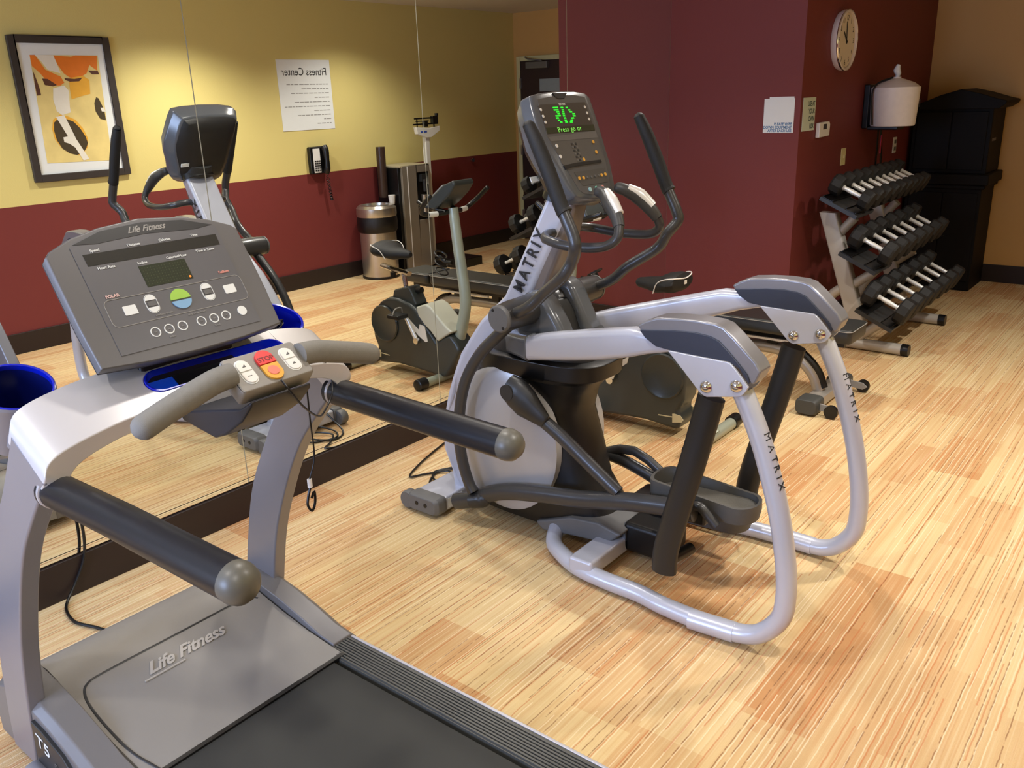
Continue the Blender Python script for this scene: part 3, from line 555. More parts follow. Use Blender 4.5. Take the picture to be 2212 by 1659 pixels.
for q,m_ in zip([(-0.0012,0.0011),(0.039,0.002),(0.0774,0.0014)],(mat('pale_blue_key',(160,200,205),.4),MINT,mat('pale_pink_key',(225,150,145),.4))): put('control_button',B().frame(EO,EU,EV,EN,ell(q[0],q[1],.0075,n=16),0,.0045),m_,cons)
# moving handlebars
hp=[(1.2772,1.5803),(1.3083,1.5245),(1.3512,1.4378),(1.3975,1.3355),(1.4114,1.3147)]
hp2=[(1.4009,1.3256),(1.4216,1.2864),(1.4423,1.2443),(1.4489,1.2084)]
hp3=[(1.4203,1.1621),(1.3791,1.1037)]; hp4=[(1.2761,1.032),(1.2025,0.9713)]
low=[(1.1145,0.9101),(1.0359,0.8403),(0.9534,0.7638),(0.8824,0.6676),(0.843,0.5774),(0.8214,0.4766),(0.8143,0.3766),(0.8274,0.2795),(0.8523,0.2047),(0.8745,0.1657)]
g=[(hp[i][0],-3.215,hp[i][1]) for i in range(len(hp))]
hb_=B().tube(g[:4]+[(hp[4][0],-3.215,hp[4][1])],[.020,.024,.025,.024,.026],14,sm=5,dome=0)
hb_.lathe([(.0,.016),(.012,.012),(.019,.004),(.0205,0)],g[0],(-.3,0,.95),14)
pair('handle_grip',hb_,BRUB)
tp=[(x,-3.215,z) for x,z in hp2]+[(x,-3.19,z) for x,z in hp3]+[(x,-3.15,z) for x,z in hp4]+[(1.10,-3.135,.925)]
pair('swing_arm',B().tube(tp,.0205,14,sm=5),ARM)
lt=[(x,-3.12,z) for x,z in low]
pair('lower_link',B().tube([(1.10,-3.13,.925)]+lt,.0225,14,sm=4),ARM)
pair('pivot_hub',B().lathe([(0,-.30),(.048,-.30),(.053,-.25),(.055,-.12),(.052,-.02),(.048,0),(0,0)],(1.10,YE,.925),(0,1,0),32),ARM)
pc=B().lathe([(0,-.312),(.044,-.312),(.05,-.306),(.05,-.298),(0,-.298)],(1.10,YE,.925),(0,1,0),28)
a_,b__=pair('pivot_cap',pc,GREY)
for hx_,hz_ in ((1.078,.955),(1.122,.895)): pair('cap_hole',B().cyl((hx_,YE-.3128,hz_),(hx_,YE-.3122,hz_),.006,n=10),BLACK)
# fixed handlebar ("bullhorn")
fx=[(1.165,YE-.062,1.198),(1.168,YE-.105,1.199),(1.20,YE-.150,1.190),(1.29,YE-.165,1.178),(1.39,YE-.16,1.178),(1.45,YE-.150,1.188),(1.483,YE-.140,1.215),(1.480,YE-.125,1.25)]
pair('fixed_handlebar',B().tube(fx,.0165,14,sm=5),ARM)
gp=[(1.480,YE-.125,1.248),(1.460,YE-.110,1.28),(1.422,YE-.093,1.320),(1.385,YE-.068,1.345),(1.36,YE-.062,1.352)]
pair('pulse_grip',B().tube(gp,[.019,.023,.026,.021,.02],14,sm=5,dome=.8),mat('pulse_grip_charcoal',(60,60,60),.45,0,.06,30))
pair('pulse_sensor',B().tube([(p[0]+.009,p[1],p[2]+.008) for p in gp[1:4]],[.018,.0215,.015],12,sm=4),HAND)
# upper side rails
ry=lambda x: YE-(.19+(x-1.15)/(1.68-1.15)*.14)
def rring(x,z,h,wd,y=None):
    y=ry(x) if y is None else y; return [(x,y+a,z+b_) for a,b_ in rrect(wd,h,min(h,wd)*.3,4)]
def rr2(x,y,zt,zb,wd): return rring(x,(zt+zb)/2,zt-zb,wd,y)
rl=B().loft([rr2(1.12,-3.06,.842,.755,.065),rr2(1.152,-3.07,.847,.757,.075),rr2(1.25,-3.095,.876,.778,.074),rr2(1.40,-3.13,.914,.811,.072),rr2(1.53,-3.165,.946,.844,.07),rr2(1.655,-3.20,.976,.882,.068),rr2(1.72,-3.21,.975,.905,.064),rr2(1.80,-3.21,.965,.925,.05)])
pair('side_rail',rl,SILV)
pair('rail_socket',B().loft([rr2(1.0,-3.0,.83,.745,.07),rr2(1.10,-3.045,.842,.752,.08),rr2(1.155,-3.071,.852,.752,.084)]),GLOSSG,bevel=.006)
YN=YE-.33   # side frame plane (near)
padp=[(1.6966,0.9984),(1.7065,0.9853),(1.7261,0.9636),(1.7647,0.9433),(1.8193,0.9389),(2.0004,0.9373),(2.0307,0.9205),(2.0692,0.8752),(2.0812,0.8815),(2.0954,0.9167),(2.079,0.9422),(2.0096,1.0053),(1.9776,1.0304),(1.9517,1.0376),(1.891,1.0403),(1.8255,1.0371),(1.7627,1.0302),(1.7252,1.0152)]
pd_=B().loft([[(x,YN-.038,z) for x,z in padp],[(x,YN+.038,z) for x,z in padp]])
pair('rear_cap',pd_,PADT,bevel=.012,seg=3)
inl=[(1.7081,0.987),(1.74,0.9901),(1.8266,1.0009),(1.8923,1.0047),(1.9391,1.0004),(1.9682,0.9897),(1.9992,0.9631),(2.033,0.9304),(2.0579,0.9047),(2.0658,0.8869),(2.065,0.8772),(2.0336,0.9182),(2.0006,0.9346),(1.8193,0.9375),(1.7647,0.9433),(1.7277,0.9652)]
def two(name,b,m,**k):
    pair(name,b,m,**k); c=mir(b,YN); pair(name,c,m,**k)
two('cap_inlay',B().prism(inl,'y',YN-.0435,YN-.037),PAD,bevel=.002)
plp=[(1.8088,0.9389),(1.9071,0.9361),(1.9982,0.9343),(2.0082,0.9318),(2.02,0.9214),(2.0437,0.8967),(2.0659,0.8704),(2.061,0.8598),(2.0546,0.8503),(2.0467,0.8418),(2.0371,0.8372),(1.9849,0.8271),(1.9401,0.8184),(1.9281,0.8218),(1.9174,0.8284),(1.8642,0.8835)]
two('side_plate',B().prism(plp,'y',YN-.050,YN-.040),SILV,bevel=.002)
for q in [(1.9378,0.8494),(2.0303,0.868)]:
    two('plate_bolt',B().lathe([(0,.012),(.008,.0115),(.014,.008),(.018,.002),(.019,0)],(q[0],YN-.052,q[1]),(0,-1,0),20).cyl((q[0],YN-.052,q[1]),(q[0],YN-.060,q[1]),.012,n=6),CHROME)
# guard tubes
gt=[(x,YN,z) for x,z in [(2.0287,0.8379),(2.0576,0.7796),(2.0951,0.6944),(2.1278,0.6001),(2.1584,0.4969),(2.1807,0.3974),(2.1958,0.3017),(2.2004,0.2163),(2.1898,0.1396)]]
fl=[(x,y,.036) for x,y in [(2.0095,-3.2219),(1.9146,-3.2273),(1.8068,-3.2161),(1.6887,-3.1968),(1.5551,-3.1936),(1.4258,-3.1779),(1.3185,-3.1315),(1.2348,-3.0695)]]
gpts=gt+[(2.14,YN-.002,.072),(2.08,YN-.004,.042)]+[(1.98,YN-.012,.036)]+[p for p in fl if p[0]<1.90]+[(1.20,-2.985,.075)]
pair('guard_tube',B().tube(gpts,.031,18,sm=5,upv=(0,1,0)),SILV)
pair('tube_sleeve',B().tube([(1.90,YN-.018,.0355),(1.96,YN-.013,.0355),(2.05,YN-.007,.037)],.0335,18,sm=3),SILV)
pair('sleeve_bolt',B().cyl((1.93,YN-.034,.045),(1.93,YN-.037,.045),.011,n=12),BLACK)
ltp=Vector((2.14,YN-.02,.62))
# MATRIX lettering down each guard tube (outer rear face)
for ysg in (-1,1):
    for ch,(x,z) in zip('MATRIX',[(2.0871,0.7099),(2.1004,0.6767),(2.1122,0.6461),(2.1209,0.619),(2.1296,0.5932),(2.1383,0.5674)]):
        tang=Vector((.34,0,-.94)).normalized()
        nn=Vector((1,-.32,.2)); nn=(nn-tang*nn.dot(tang)).normalized()
        base=Vector((x,YE+ysg*.33,z))+nn*.0314
        text('lettering',ch,.032,base,tang,nn.cross(tang).normalized(),INK,t,sx=1.0,depth=.0012)
# black swing legs
lg=[(1.928,0.7998),(1.8794,0.5946),(1.8339,0.4232),(1.8041,0.3065),(1.7876,0.2246),(1.7841,0.1592)]
pair('rear_swing_leg',B().tube([(x,YN+.01,z) for x,z in lg],.044,16,sm=4,flat=(.65,1),upv=(0,1,0)),LEG)
lb=lg[-1]
pair('leg_axle',B().cyl((lb[0],YN+.01,lb[1]+.03),(lb[0]+.03,YN+.14,lb[1]+.035),.02,n=18),BLACK)
# pedal arms and pedals (near low/rear, far mid)
ar=[(x,-3.095,z) for x,z in [(0.7529,0.08),(0.8445,0.1142),(0.9211,0.1563),(0.9948,0.1888),(1.0889,0.2146),(1.2233,0.2399),(1.3916,0.268),(1.5584,0.3076),(1.7138,0.3342),(1.8346,0.3451)]]
pair('link_joint',B().tube([(lt[-1][0]-.02,-3.11,lt[-1][2]-.045),(lt[-1][0]+.03,-3.10,lt[-1][2]-.03),(lt[-1][0]+.05,-3.1,lt[-1][2]-.02)],[.034,.036,.028],16,dome=.7,sm=3),DARK)
put('pedal_arm',B().tube(ar,.034,16,sm=4,flat=(.8,1),upv=(0,1,0)),ARM,t)
far=[(x,-2.665,z) for x,z in [(.86,.13),(.95,.20),(1.10,.245),(1.25,.25),(1.40,.215),(1.52,.17),(1.66,.135)]]
put('pedal_arm',B().tube(far,.026,16,sm=4,flat=(.8,1),upv=(0,1,0)),ARM,t)
cr=[(1.0812,0.6321),(1.1449,0.5902),(1.2076,0.5489)]
put('crank_cover',B().tube([(cr[0][0]-.02,-3.10,cr[0][1]+.01),(cr[0][0]+.02,-3.10,cr[0][1]-.01),(cr[1][0],-3.10,cr[1][1]),(cr[2][0]+.02,-3.10,cr[2][1]-.01)],[.055,.064,.062,.030],18,sm=4,flat=(.6,1),upv=(0,1,0),dome=.3),DARK,t)
put('crank_axle',B().cyl((cr[0][0],-3.14,cr[0][1]),(cr[0][0],YE+.27,cr[0][1]),.03),DARK,t)
cl=[(1.1638,0.5612),(1.2887,0.4936),(1.4094,0.4138),(1.5361,0.3317)]
put('connecting_link',B().tube([(x,-3.09,z) for x,z in cl],.027,14,sm=3,flat=(.8,1),upv=(0,1,0)),ARM,t)
put('crank_cover',B().tube([(1.0,-2.66,.28),(1.08,-2.66,.22),(1.18,-2.66,.22)],[.05,.05,.03],16,sm=3,flat=(.7,1),upv=(0,1,0)),DARK,t)
put('connecting_link',B().tube([(1.15,-2.66,.235),(1.35,-2.67,.30),(1.55,-2.67,.19)],.02,14,sm=3,flat=(.8,1),upv=(0,1,0)),ARM,t)
def pedal(px,py,pz,tilt,toe):
    R=Matrix.Rotation(tilt,3,'Y'); o=Vector((px,py,pz))
    def T(x,y,z): return o+R@Vector((x,y,z))
    def outline(L0,L1,wd,ins=0):
        pts=[]
        r=wd-ins
        for k in range(13):
            a=-PI/2+PI*k/12; pts.append((L1-ins-wd*.8+ (wd*.8-ins*0)*math.cos(a)*1.0,r*math.sin(a)))
        for k in range(9):
            a=PI/2+PI*k/8; pts.append((L0+ins+wd*.5+wd*.5*math.cos(a),r*math.sin(a)))
        return pts
    out=outline(-.20,.188,.075); inn=outline(-.20,.188,.075,.010)
    b=B()
    hz=lambda x: .030 if x>-.02 else .030+min(1,(-.02-x)/.12)*toe
    n=len(out)
    r0=[T(x*.96,y*.93,-.03) for x,y in out]; r1=[T(x,y,0.0) for x,y in out]; r2=[T(x,y,hz(x)) for x,y in out]; r3=[T(x,y,hz(x)) for x,y in inn]; r4=[T(x*.98,y*.97,.008) for x,y in inn]
    b.loft([r0,r1,r2,r3,r4])
    p=put('pedal',b,mat('pedal_grey',(80,79,76),.5,0,.08,60,bump=.3),t)
    put('pedal_tread',B().loft([[T(x*.93,y*.93,.0085) for x,y in inn],[T(x*.93,y*.93,.0115) for x,y in inn]]),mat('pedal_tread_grey',(100,98,92),.7,0,.25,200,bump=.6),p)
    return T
T_=pedal(1.825,-2.985,.343,math.radians(-2),.032)
e=[(x,-3.085,z) for x,z in [(1.8288,0.363),(1.8488,0.3654),(1.8764,0.343),(1.9108,0.3127)]]
put('pedal_bracket',B().tube(e,.016,12,sm=3),ARM,t)
put('pedal_carrier',B().box((1.58,-3.07,.285),(1.86,-2.96,.335)),BLACK,t,bevel=.01)
pedal(1.70,-2.75,.17,math.radians(-2),.03)
# rear base
put('rear_base',B().loft([[(x,YE+a*s_,z) for a,z in rrect(.22,.10,.03,4,0,.085)] for x,s_ in ((1.05,1.0),(1.35,1.0),(1.5,.9))]),GLOSSG,t)
put('base_nose',B().prism([(1.1143,0.07),(1.2832,0.1362),(1.41,0.1502),(1.5113,0.1272),(1.4512,0.0735),(1.2822,0.0561),(1.1479,0.0391)],'y',-3.03,-2.73),GREY,t,bevel=.01)
put('cross_member',B().box((1.40,YE-.33,.028),(1.50,YE+.33,.092)),SILV,t,bevel=.012)
put('drive_box',B().box((1.48,-2.97,.03),(1.66,-2.79,.15)),BLACK,t,bevel=.02)
# power cord on the floor beside the front foot
put('power_cord',B().tube([(.6,-2.74,.15),(.5,-2.70,.05),(.40,-2.72,.008),(.36,-2.82,.008),(.46,-2.90,.02),(.55,-2.80,.03),(.45,-2.74,.012),(.37,-2.80,.008),(.44,-2.93,.01),(.52,-2.86,.02),(.42,-2.78,.012),(.34,-2.86,.008),(.30,-2.92,.008),(.24,-2.80,.008),(.18,-2.62,.008),(.12,-2.4,.008),(.05,-2.2,.008)],.005,8,sm=8),BLACK,t)
# ================================================================ TREADMILL
YT=-4.43
t=thing('treadmill',(1.2,YT,0),'silver and grey treadmill with black handrails and a grey console in the foreground','treadmill')
def tp2(name,b,m,parent=None,**k): return pair(name,b,m,parent or t,YT,**k)
# deck, belt and side rails
put('deck_frame',B().box((1.0,YT-.35,.03),(2.98,YT+.35,.12)),DARK,t,bevel=.01)
put('belt',B().box((1.05,YT-.262,.12),(2.96,YT+.262,.150)),mat('belt_black',(52,52,48),.72,0,.12,300,bump=.5),t,bevel=.004)
rb=B().box((1.12,YT+.278,.12),(2.95,YT+.372,.150))
for k in range(9): rb.box((1.12,YT+.283+k*.0095,.150),(2.95,YT+.283+k*.0095+.0052,.1545))
tp2('side_rail',rb,mat('rail_grey',(92,92,88),.4,.3,.05,60))
tp2('rail_edge_strip',B().box((1.12,YT+.372,.10),(2.95,YT+.381,.1535)),TSILV,bevel=.002)
put('rear_roller_cover',B().box((2.93,YT-.385,.03),(3.02,YT+.385,.165)),DARK,t,bevel=.02)
# motor cover
prof=[(.59,.04),(.595,.11),(.615,.17),(.655,.215),(.70,.236),(.75,.241),(.80,.234),(.90,.208),(1.0,.186),(1.10,.168),(1.20,.157),(1.25,.154),(1.25,.12),(1.25,.04)]
def cov(y0,y1,off=0): 
    return [[(x,y,z+off*(1 if z>.05 else 0)) for x,z in prof] for y in (y0,y1)]
mcv=put('motor_cover',B().loft([[(x,YT-.304,z*.93) for x,z in prof]]+cov(YT-.300,YT+.300)+[[(x,YT+.304,z*.93) for x,z in prof]]),TGREY,t,ang=50)
def zc(x):
    for (a,b_),(c,d_) in zip(prof[1:-2],prof[2:-1]):
        if a<=x<=c: return b_+(d_-b_)*(x-a)/(c-a)
    return .155
gr=[(1.245,-.27),(1.15,-.285),(1.05,-.287),(.95,-.283),(.895,-.272),(.868,-.25),(.86,-.20),(.86,0),(.86,.20),(.866,.262),(.885,.28)]
put('panel_groove',B().tube([(x,YT+y,zc(x)+.0005) for x,y in gr[::-1]],.0035,8,sm=5,flat=(.5,1),upv=(0,0,1)),DARK,mcv)
nm=Vector((.22,0,.975)).normalized()
text('script_lettering','Life Fitness',.058,(.93,YT+.0,zc(.93)+.0025),(0,1,0),nm.cross(Y1)*-1 if False else Vector((-.975,0,.22)),mat('logo_silver',(205,203,198),.3,.5),mcv,shear=.62,bold=.0016,depth=.0012,sx=.92)
put('logo_underline',B().box((.958,YT-.14,zc(.958)),(.964,YT-.02,zc(.958)+.003)),MC['logo_silver'],mcv)
put('black_gap',B().box((1.248,YT-.27,.145),(1.262,YT+.30,.156)),BLACK,t)
# fenders beside the cover (shoe that carries each upright)
fen=[(.60,.03),(.60,.14),(.65,.212),(.73,.245),(.84,.236),(.96,.215),(1.06,.188),(1.14,.162),(1.205,.153),(1.21,.10),(1.21,.03)]
tp2('fender',B().loft([[(x,YT+y,z+(.008 if .305<y<.38 else -.012)*(z>.05)) for x,z in fen] for y in (.306,.314,.374,.394)]),mat('fender_grey',(120,118,118),.42,.2,.05,8),bevel=.004)
# uprights
rear=[(1.292,.974),(1.17,.845),(1.10,.765),(1.04,.675),(.972,.545),(.915,.41),(.872,.25),(.846,.12),(.82,.03)]
frnt=[(1.176,1.052),(1.055,.895),(.972,.80),(.872,.645),(.807,.519),(.752,.347),(.719,.216),(.70,.12),(.69,.03)]
rs=[(p.x,p.z) for p in smoothcurve([(x,0,z) for x,z in rear],4)]; fs=[(p.x,p.z) for p in smoothcurve([(x,0,z) for x,z in frnt],4)]
ub=B()
ub.loft([[(a[0],YT-.40,a[1]),(b_[0],YT-.40,b_[1]),(b_[0],YT-.355,b_[1]),(a[0],YT-.355,a[1])] for a,b_ in zip(fs,rs)])
tp2('upright',ub,TFRAME,bevel=.006,seg=3)
# T5 lettering plates at the foot of the uprights
lb_=put('badge_panel',B().prism([(.862,.10),(.872,.20),(.93,.195),(1.03,.17),(1.1,.12),(1.1,.05),(.862,.05)],'y',YT-.404,YT-.392),DARK,t,bevel=.003)
text('badge_lettering','T5',.058,(.925,YT-.4052,.148),(1,0,-.18),(.18,0,1),PAPER,lb_,depth=.0004,sx=1.15)
text('badge_lettering','o',.035,(.985,YT-.4052,.12),(1,0,-.18),(.18,0,1),GREY,lb_,depth=.0004)
put('foot_tube',B().tube([(.86,YT-.42,.045),(1.2,YT-.42,.04)],.032,14,dome=.5),TFRAME,t)
# arched crossbar
oy=[-.40,-.398,-.385,-.35,-.28,-.19,0,.19,.28,.35,.385,.398,.40]
zf=[1.03,1.058,1.088,1.106,1.120,1.129,1.137,1.129,1.120,1.106,1.088,1.058,1.03]
zr=[.950,.982,1.010,1.028,1.043,1.054,1.062,1.054,1.043,1.028,1.010,.982,.950]
iy=[-.355,-.354,-.35,-.325,-.27,-.185,0,.185,.27,.325,.35,.354,.355]
izf=[1.00,1.025,1.045,1.068,1.085,1.096,1.104,1.096,1.085,1.068,1.045,1.025,1.00]
rings=[]
for k in range(13):
    e_=abs(k-6)/6; xf=1.170+(.008 if k in(0,12) else 0); xr=1.292
    dz_=zf[k]-zr[k]
    xf_=1.152 if k in (0,12) else 1.166
    rings.append([(xf_,YT+oy[k],zf[k]),(xr-(.022 if k in(0,12) else 0),YT+oy[k],zr[k]),(xr-(.022 if k in(0,12) else 0),YT+iy[k],izf[k]-dz_),(xf_,YT+iy[k],izf[k])])
sm_=[]
for j in range(4): sm_.append(smoothcurve([r[j] for r in rings],4))
bar=put('crossbar',B().loft([[sm_[j][i] for j in range(4)] for i in range(len(sm_[0]))]),mat('crossbar_silver',(206,204,204),.34,.25,.02,8,coat=.15),t)
# cut the tray recess
BO=Vector((1.29,YT,1.055)); BU=Y1; BV=Vector((-.12,0,.075)).normalized(); BN=BU.cross(BV).normalized()
cap=[]
for k in range(13): a=PI/2+PI*k/12; cap.append((-.098+.033*math.cos(a),.063+.033*math.sin(a)))
for k in range(13): a=-PI/2+PI*k/12; cap.append((.208+.033*math.cos(a),.063+.033*math.sin(a)))
cap=[(x,y+.010*math.cos((x-.05)/.2*1.2)) for x,y in cap]
cut=put('cutter',B().frame(BO,BU,BV,BN,cap,-.2,.1),BLACK,t)
md=bar.modifiers.new('cut','BOOLEAN'); md.object=cut; md.solver='EXACT'
dg=bpy.context.evaluated_depsgraph_get(); dg.update(); nme=bpy.data.meshes.new_from_object(bar.evaluated_get(dg)); bar.modifiers.clear(); bar.data=nme; bpy.data.objects.remove(cut)
bv_=bar.modifiers.new('bevel','BEVEL'); bv_.width=.003; bv_.segments=2; bv_.limit_method='ANGLE'; bv_.angle_limit=math.radians(50); bv_.harden_normals=True
def shrink(p,k): return [((x-.055)*(1-k/.15)+.055,(y-.075)*(1-k/.037)+.075) for x,y in p]
def cr_(p,d): return [BO+BU*x+BV*y+BN*d for x,y in p]
tray=put('tray',B().loft([cr_(cap,.001),cr_(cap,.006),cr_(shrink(cap,.003),.006),cr_(shrink(cap,.006),-.024),cr_(cap,-.026)],cap=False),BLUE,t)
put('tray_floor',B().frame(BO,BU,BV,BN,shrink(cap,.004),-.026,-.022),LBLUE,tray)
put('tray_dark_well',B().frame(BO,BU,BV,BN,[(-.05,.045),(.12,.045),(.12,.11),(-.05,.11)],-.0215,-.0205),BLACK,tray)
# console
TO=Vector((1.253,YT,1.154)); TU=Y1; TV=Vector((-.5425,0,.840)).normalized(); TN=TU.cross(TV).normalized()
cf=[(-.228,.004),(-.233,.10),(-.234,.27),(-.222,.282),(-.17,.305),(-.10,.322),(0,.332),(.10,.322),(.17,.305),(.222,.282),(.234,.27),(.233,.10),(.228,.004),(.12,-.006),(0,-.009),(-.12,-.006)]
def ct(p,d,k=1,ky=None): return [TO+TU*x*k+TV*((y-.15)*(ky or k)+.15)+TN*d for x,y in p]
con=put('console',B().loft([ct(cf,-.05,.93,.93),ct(cf,-.035,.99),ct(cf,-.004,1.0),ct(cf,0,.99)]),mat('console_rim_grey',(102,101,102),.4,.1,.03,10),t,bevel=.004,seg=3)
put('console_rear_shell',B().loft([ct(cf,-.10,.6,.6),ct(cf,-.085,.8,.8),ct(cf,-.05,.95,.95),ct(cf,-.03,.995)]),BLACK,con)
def tf(name,poly,m,d=.0012,par=None,base=0): return put(name,B().frame(TO,TU,TV,TN,poly,base-.0008,base+d),m,par or con)
pn=[(-.176,.022),(-.178,.282),(-.168,.293),(-.10,.313),(0,.321),(.10,.313),(.168,.293),(.178,.282),(.176,.022)]
face_=tf('overlay_panel',pn,mat('overlay_grey',(94,94,98),.38,0,.03,20,spec=.6),.0015)
tf('logo_band',[(-.170,.288),(-.10,.311),(0,.319),(.10,.311),(.170,.288),(.12,.283),(.0,.290),(-.12,.283)],DARK,.0022)
def tx(s_,sz,x,y,m=PAPER,name='lettering',**k): return text(name,s_,sz,TO+TU*x+TV*y+TN*.0026,TU,TV,m,con,depth=.0002,**k)
tx('Life Fitness',.0215,.005,.303,LGREY,'script_lettering',shear=.62,bold=.0005,sx=.95)
tf('display_strip',[(-.158,.234),(.167,.234),(.168,.262),(-.159,.262)],LCD,.0022)
tf('matrix_window',[(-.053,.162),(.061,.162),(.061,.214),(-.053,.214)],LCDG,.0022)
led=B()
for r in range(7):
    for c in range(16): led.frame(TO,TU,TV,TN,ell(-.047+c*.0068,.168+r*.0066,.0011,n=6),.0022,.0025)
put('led_dots',led,mat('unlit_led',(62,70,44),.5),con)
tf('lit_led',ell(.055,.168,.0026,n=10),OLED,.003)
for s_,x,y in (('Speed',-.13,.268),('Distance',-.04,.268),('Calories',.036,.268),('Time',.112,.268),('Heart Rate',-.122,.225),('Incline',-.04,.221),('Calories/Hour',.045,.222),('Time in Zone',.122,.226)): tx(s_,.0088,x,y,bold=.00015)
tx('POLAR',.010,-.138,.157,mat('polar_pinkish',(225,190,185),.5),bold=.0003); tx('FatBurn',.009,.142,.163,mat('salmon_ink',(220,150,140),.5),bold=.0003)
def ringp(name,po,pi_,m,d=.0024):
    b=B(); n=len(po)
    o=[TO+TU*x+TV*y+TN*d for x,y in po]; i_=[TO+TU*x+TV*y+TN*d for x,y in pi_]; o2=[p-TN*.002 for p in o]; i2=[p-TN*.002 for p in i_]
    b.loft([o2,o,i_,i2],cap=False); return put(name,b,m,con)
ringp('outline',rrect(.342,.066,.014,5,.006,.117),rrect(.3395,.0635,.013,5,.006,.117),LGREY)
for x in (-.114,.137): tf('key_label',rrect(.030,.022,.002,2,x,.118),PAPER,.0024)
for x in (-.062,.079):
    ringp('rocker_outline',rrect(.029,.046,.0144,6,x,.122),rrect(.0265,.0435,.0132,6,x,.122),PAPER)
    tf('rocker_key',[(p,q) for p,q in rrect(.025,.042,.0124,6,x,.122) if q>.130],PAPER,.003); tf('rocker_key',[(p,q) for p,q in rrect(.025,.042,.0124,6,x,.122) if q<.114],PAPER,.003)
    tf('rocker_window',rrect(.019,.011,.001,1,x,.122),GREY,.003)
c_=ell(.008,.119,.0245,n=40)
tf('start_key',[p for p in c_ if p[1]>=.118],GRN,.004); tf('cool_down_key',[p for p in c_ if p[1]<=.1185],SKY,.004)
for x in (-.083,-.050,-.017,.031,.064,.096):
    ringp('preset_ring',ell(x,.056,.0118,n=24),ell(x,.056,.0095,n=24),PAPER); tx('set',.0055,x,.056,LGREY,sx=.9)
tf('round_key',ell(.141,.058,.0118,n=24),PAPER,.003)
tx('workout profile',.0066,-.045,.093,LGREY,'lettering'); tx('Incline',.006,-.05,.037,LGREY); tx('Speed',.006,.064,.038,LGREY); tx('program workouts',.006,.03,.078,LGREY)
# console neck joining console to bar
put('console_mount',B().box((1.11,YT-.12,1.06),(1.20,YT+.12,1.20)),BLACK,t,bevel=.01)
# handrails
rl_=B().tube([(1.243,YT-.370,.938),(1.27,YT-.368,.94),(1.50,YT-.360,.938),(1.855,YT-.353,.932)],.0365,20)
tp2('handrail',rl_,FOAM)
ec=B().lathe([(.0372,0),(.0375,.012),(.034,.026),(.024,.038),(.010,.044),(0,.045)],(1.853,YT-.353,.932),(1,.02,-.01),24)
tp2('handrail_end_cap',ec,mat('end_cap_grey',(92,90,82),.4,0,.05,30))
tp2('handrail_collar',B().lathe([(.035,0),(.0385,.002),(.0385,.010),(.035,.012)],(1.255,YT-.369,.94),(1,0,0),24),TSILV)
# grip bar and control box
gb=[(1.503,-.283,1.104),(1.503,-.24,1.118),(1.503,-.194,1.131),(1.503,-.13,1.148),(1.503,-.085,1.152)]
for s_ in (-1,1):
    put('heart_rate_grip',B().tube([(x,YT-s_*y,z) for x,y,z in gb[::-1]],.0255,18,sm=4,dome=1),GRIP,t)
CO=Vector((1.5085,YT,1.1505)); CV=Vector((-.073,0,.055)).normalized(); CU=Y1; CN=CU.cross(CV).normalized()
bx=rrect(.182,.092,.008,3)
def cb(p,d,k=1): return [CO+CU*x*k+CV*y*k+CN*d for x,y in p]
box=put('control_box',B().loft([cb(bx,-.046,.93),cb(bx,-.036,1.0),cb(bx,-.004,1.0),cb(bx,0,.97)]),mat('control_box_grey',(140,136,130),.45,0,.04,40),t,bevel=.003)
def cfc(name,poly,m,d=.003,base=0): return put(name,B().frame(CO,CU,CV,CN,poly,base-.001,base+d),m,box,bevel=.0008)
def halfcap(cx,y0,w,h,sg):   # straight edge at y0, rounded end in direction sg
    r=w/2; k=[(cx-r,y0),(cx+r,y0)]; yc_=y0+sg*(h-r)
    arc=[(cx+r*math.cos(a),yc_+sg*r*math.sin(a)) for a in [PI*q/10 for q in range(11)]]
    pts=[(cx-r,y0),(cx+r,y0)]+arc
    return pts if sg>0 else pts[::-1]
for x in (-.055,.055):
    cfc('rocker_base',rrect(.034,.066,.0168,6,x,.0),PAPER,.0012)
    nmk='incline_key' if x<0 else 'speed_key'
    cfc(nmk,halfcap(x,.001,.029,.029,1),WHITE,.0045); cfc(nmk,halfcap(x,-.001,.029,.029,-1),WHITE,.0035)
    cfc('arrow_mark',[(x-.005,.010),(x+.005,.010),(x+.004,.018)],GREY,.0052); cfc('arrow_mark',[(x-.005,-.016),(x+.005,-.016),(x+.002,-.010)] if x>0 else [(x-.005,-.014),(x+.005,-.014),(x+.005,-.012),(x-.005,-.012)],GREY,.0042)
cfc('stop_key',halfcap(0,.003,.042,.036,1),RED,.0065); cfc('safety_key',halfcap(0,.002,.042,.042,-1),YEL,.005); cfc('safety_pad',ell(0,-.017,.013,.012),REDL,.0065)
text('stop_lettering','STOP',.0165,CO+CV*.014+CN*.0067,CU,CV,mat('dark_red_ink',(120,20,20),.5),box,depth=.0002,bold=.0004)
put('control_bracket',B().prism([(1.30,1.03),(1.50,1.075),(1.545,1.10),(1.54,1.085),(1.50,1.045),(1.43,1.0),(1.39,.985),(1.27,1.0),(1.22,1.04)],'y',YT-.078,YT+.078),mat('bracket_navy_black',(34,36,44),.4,0,.1,20),t,bevel=.008)
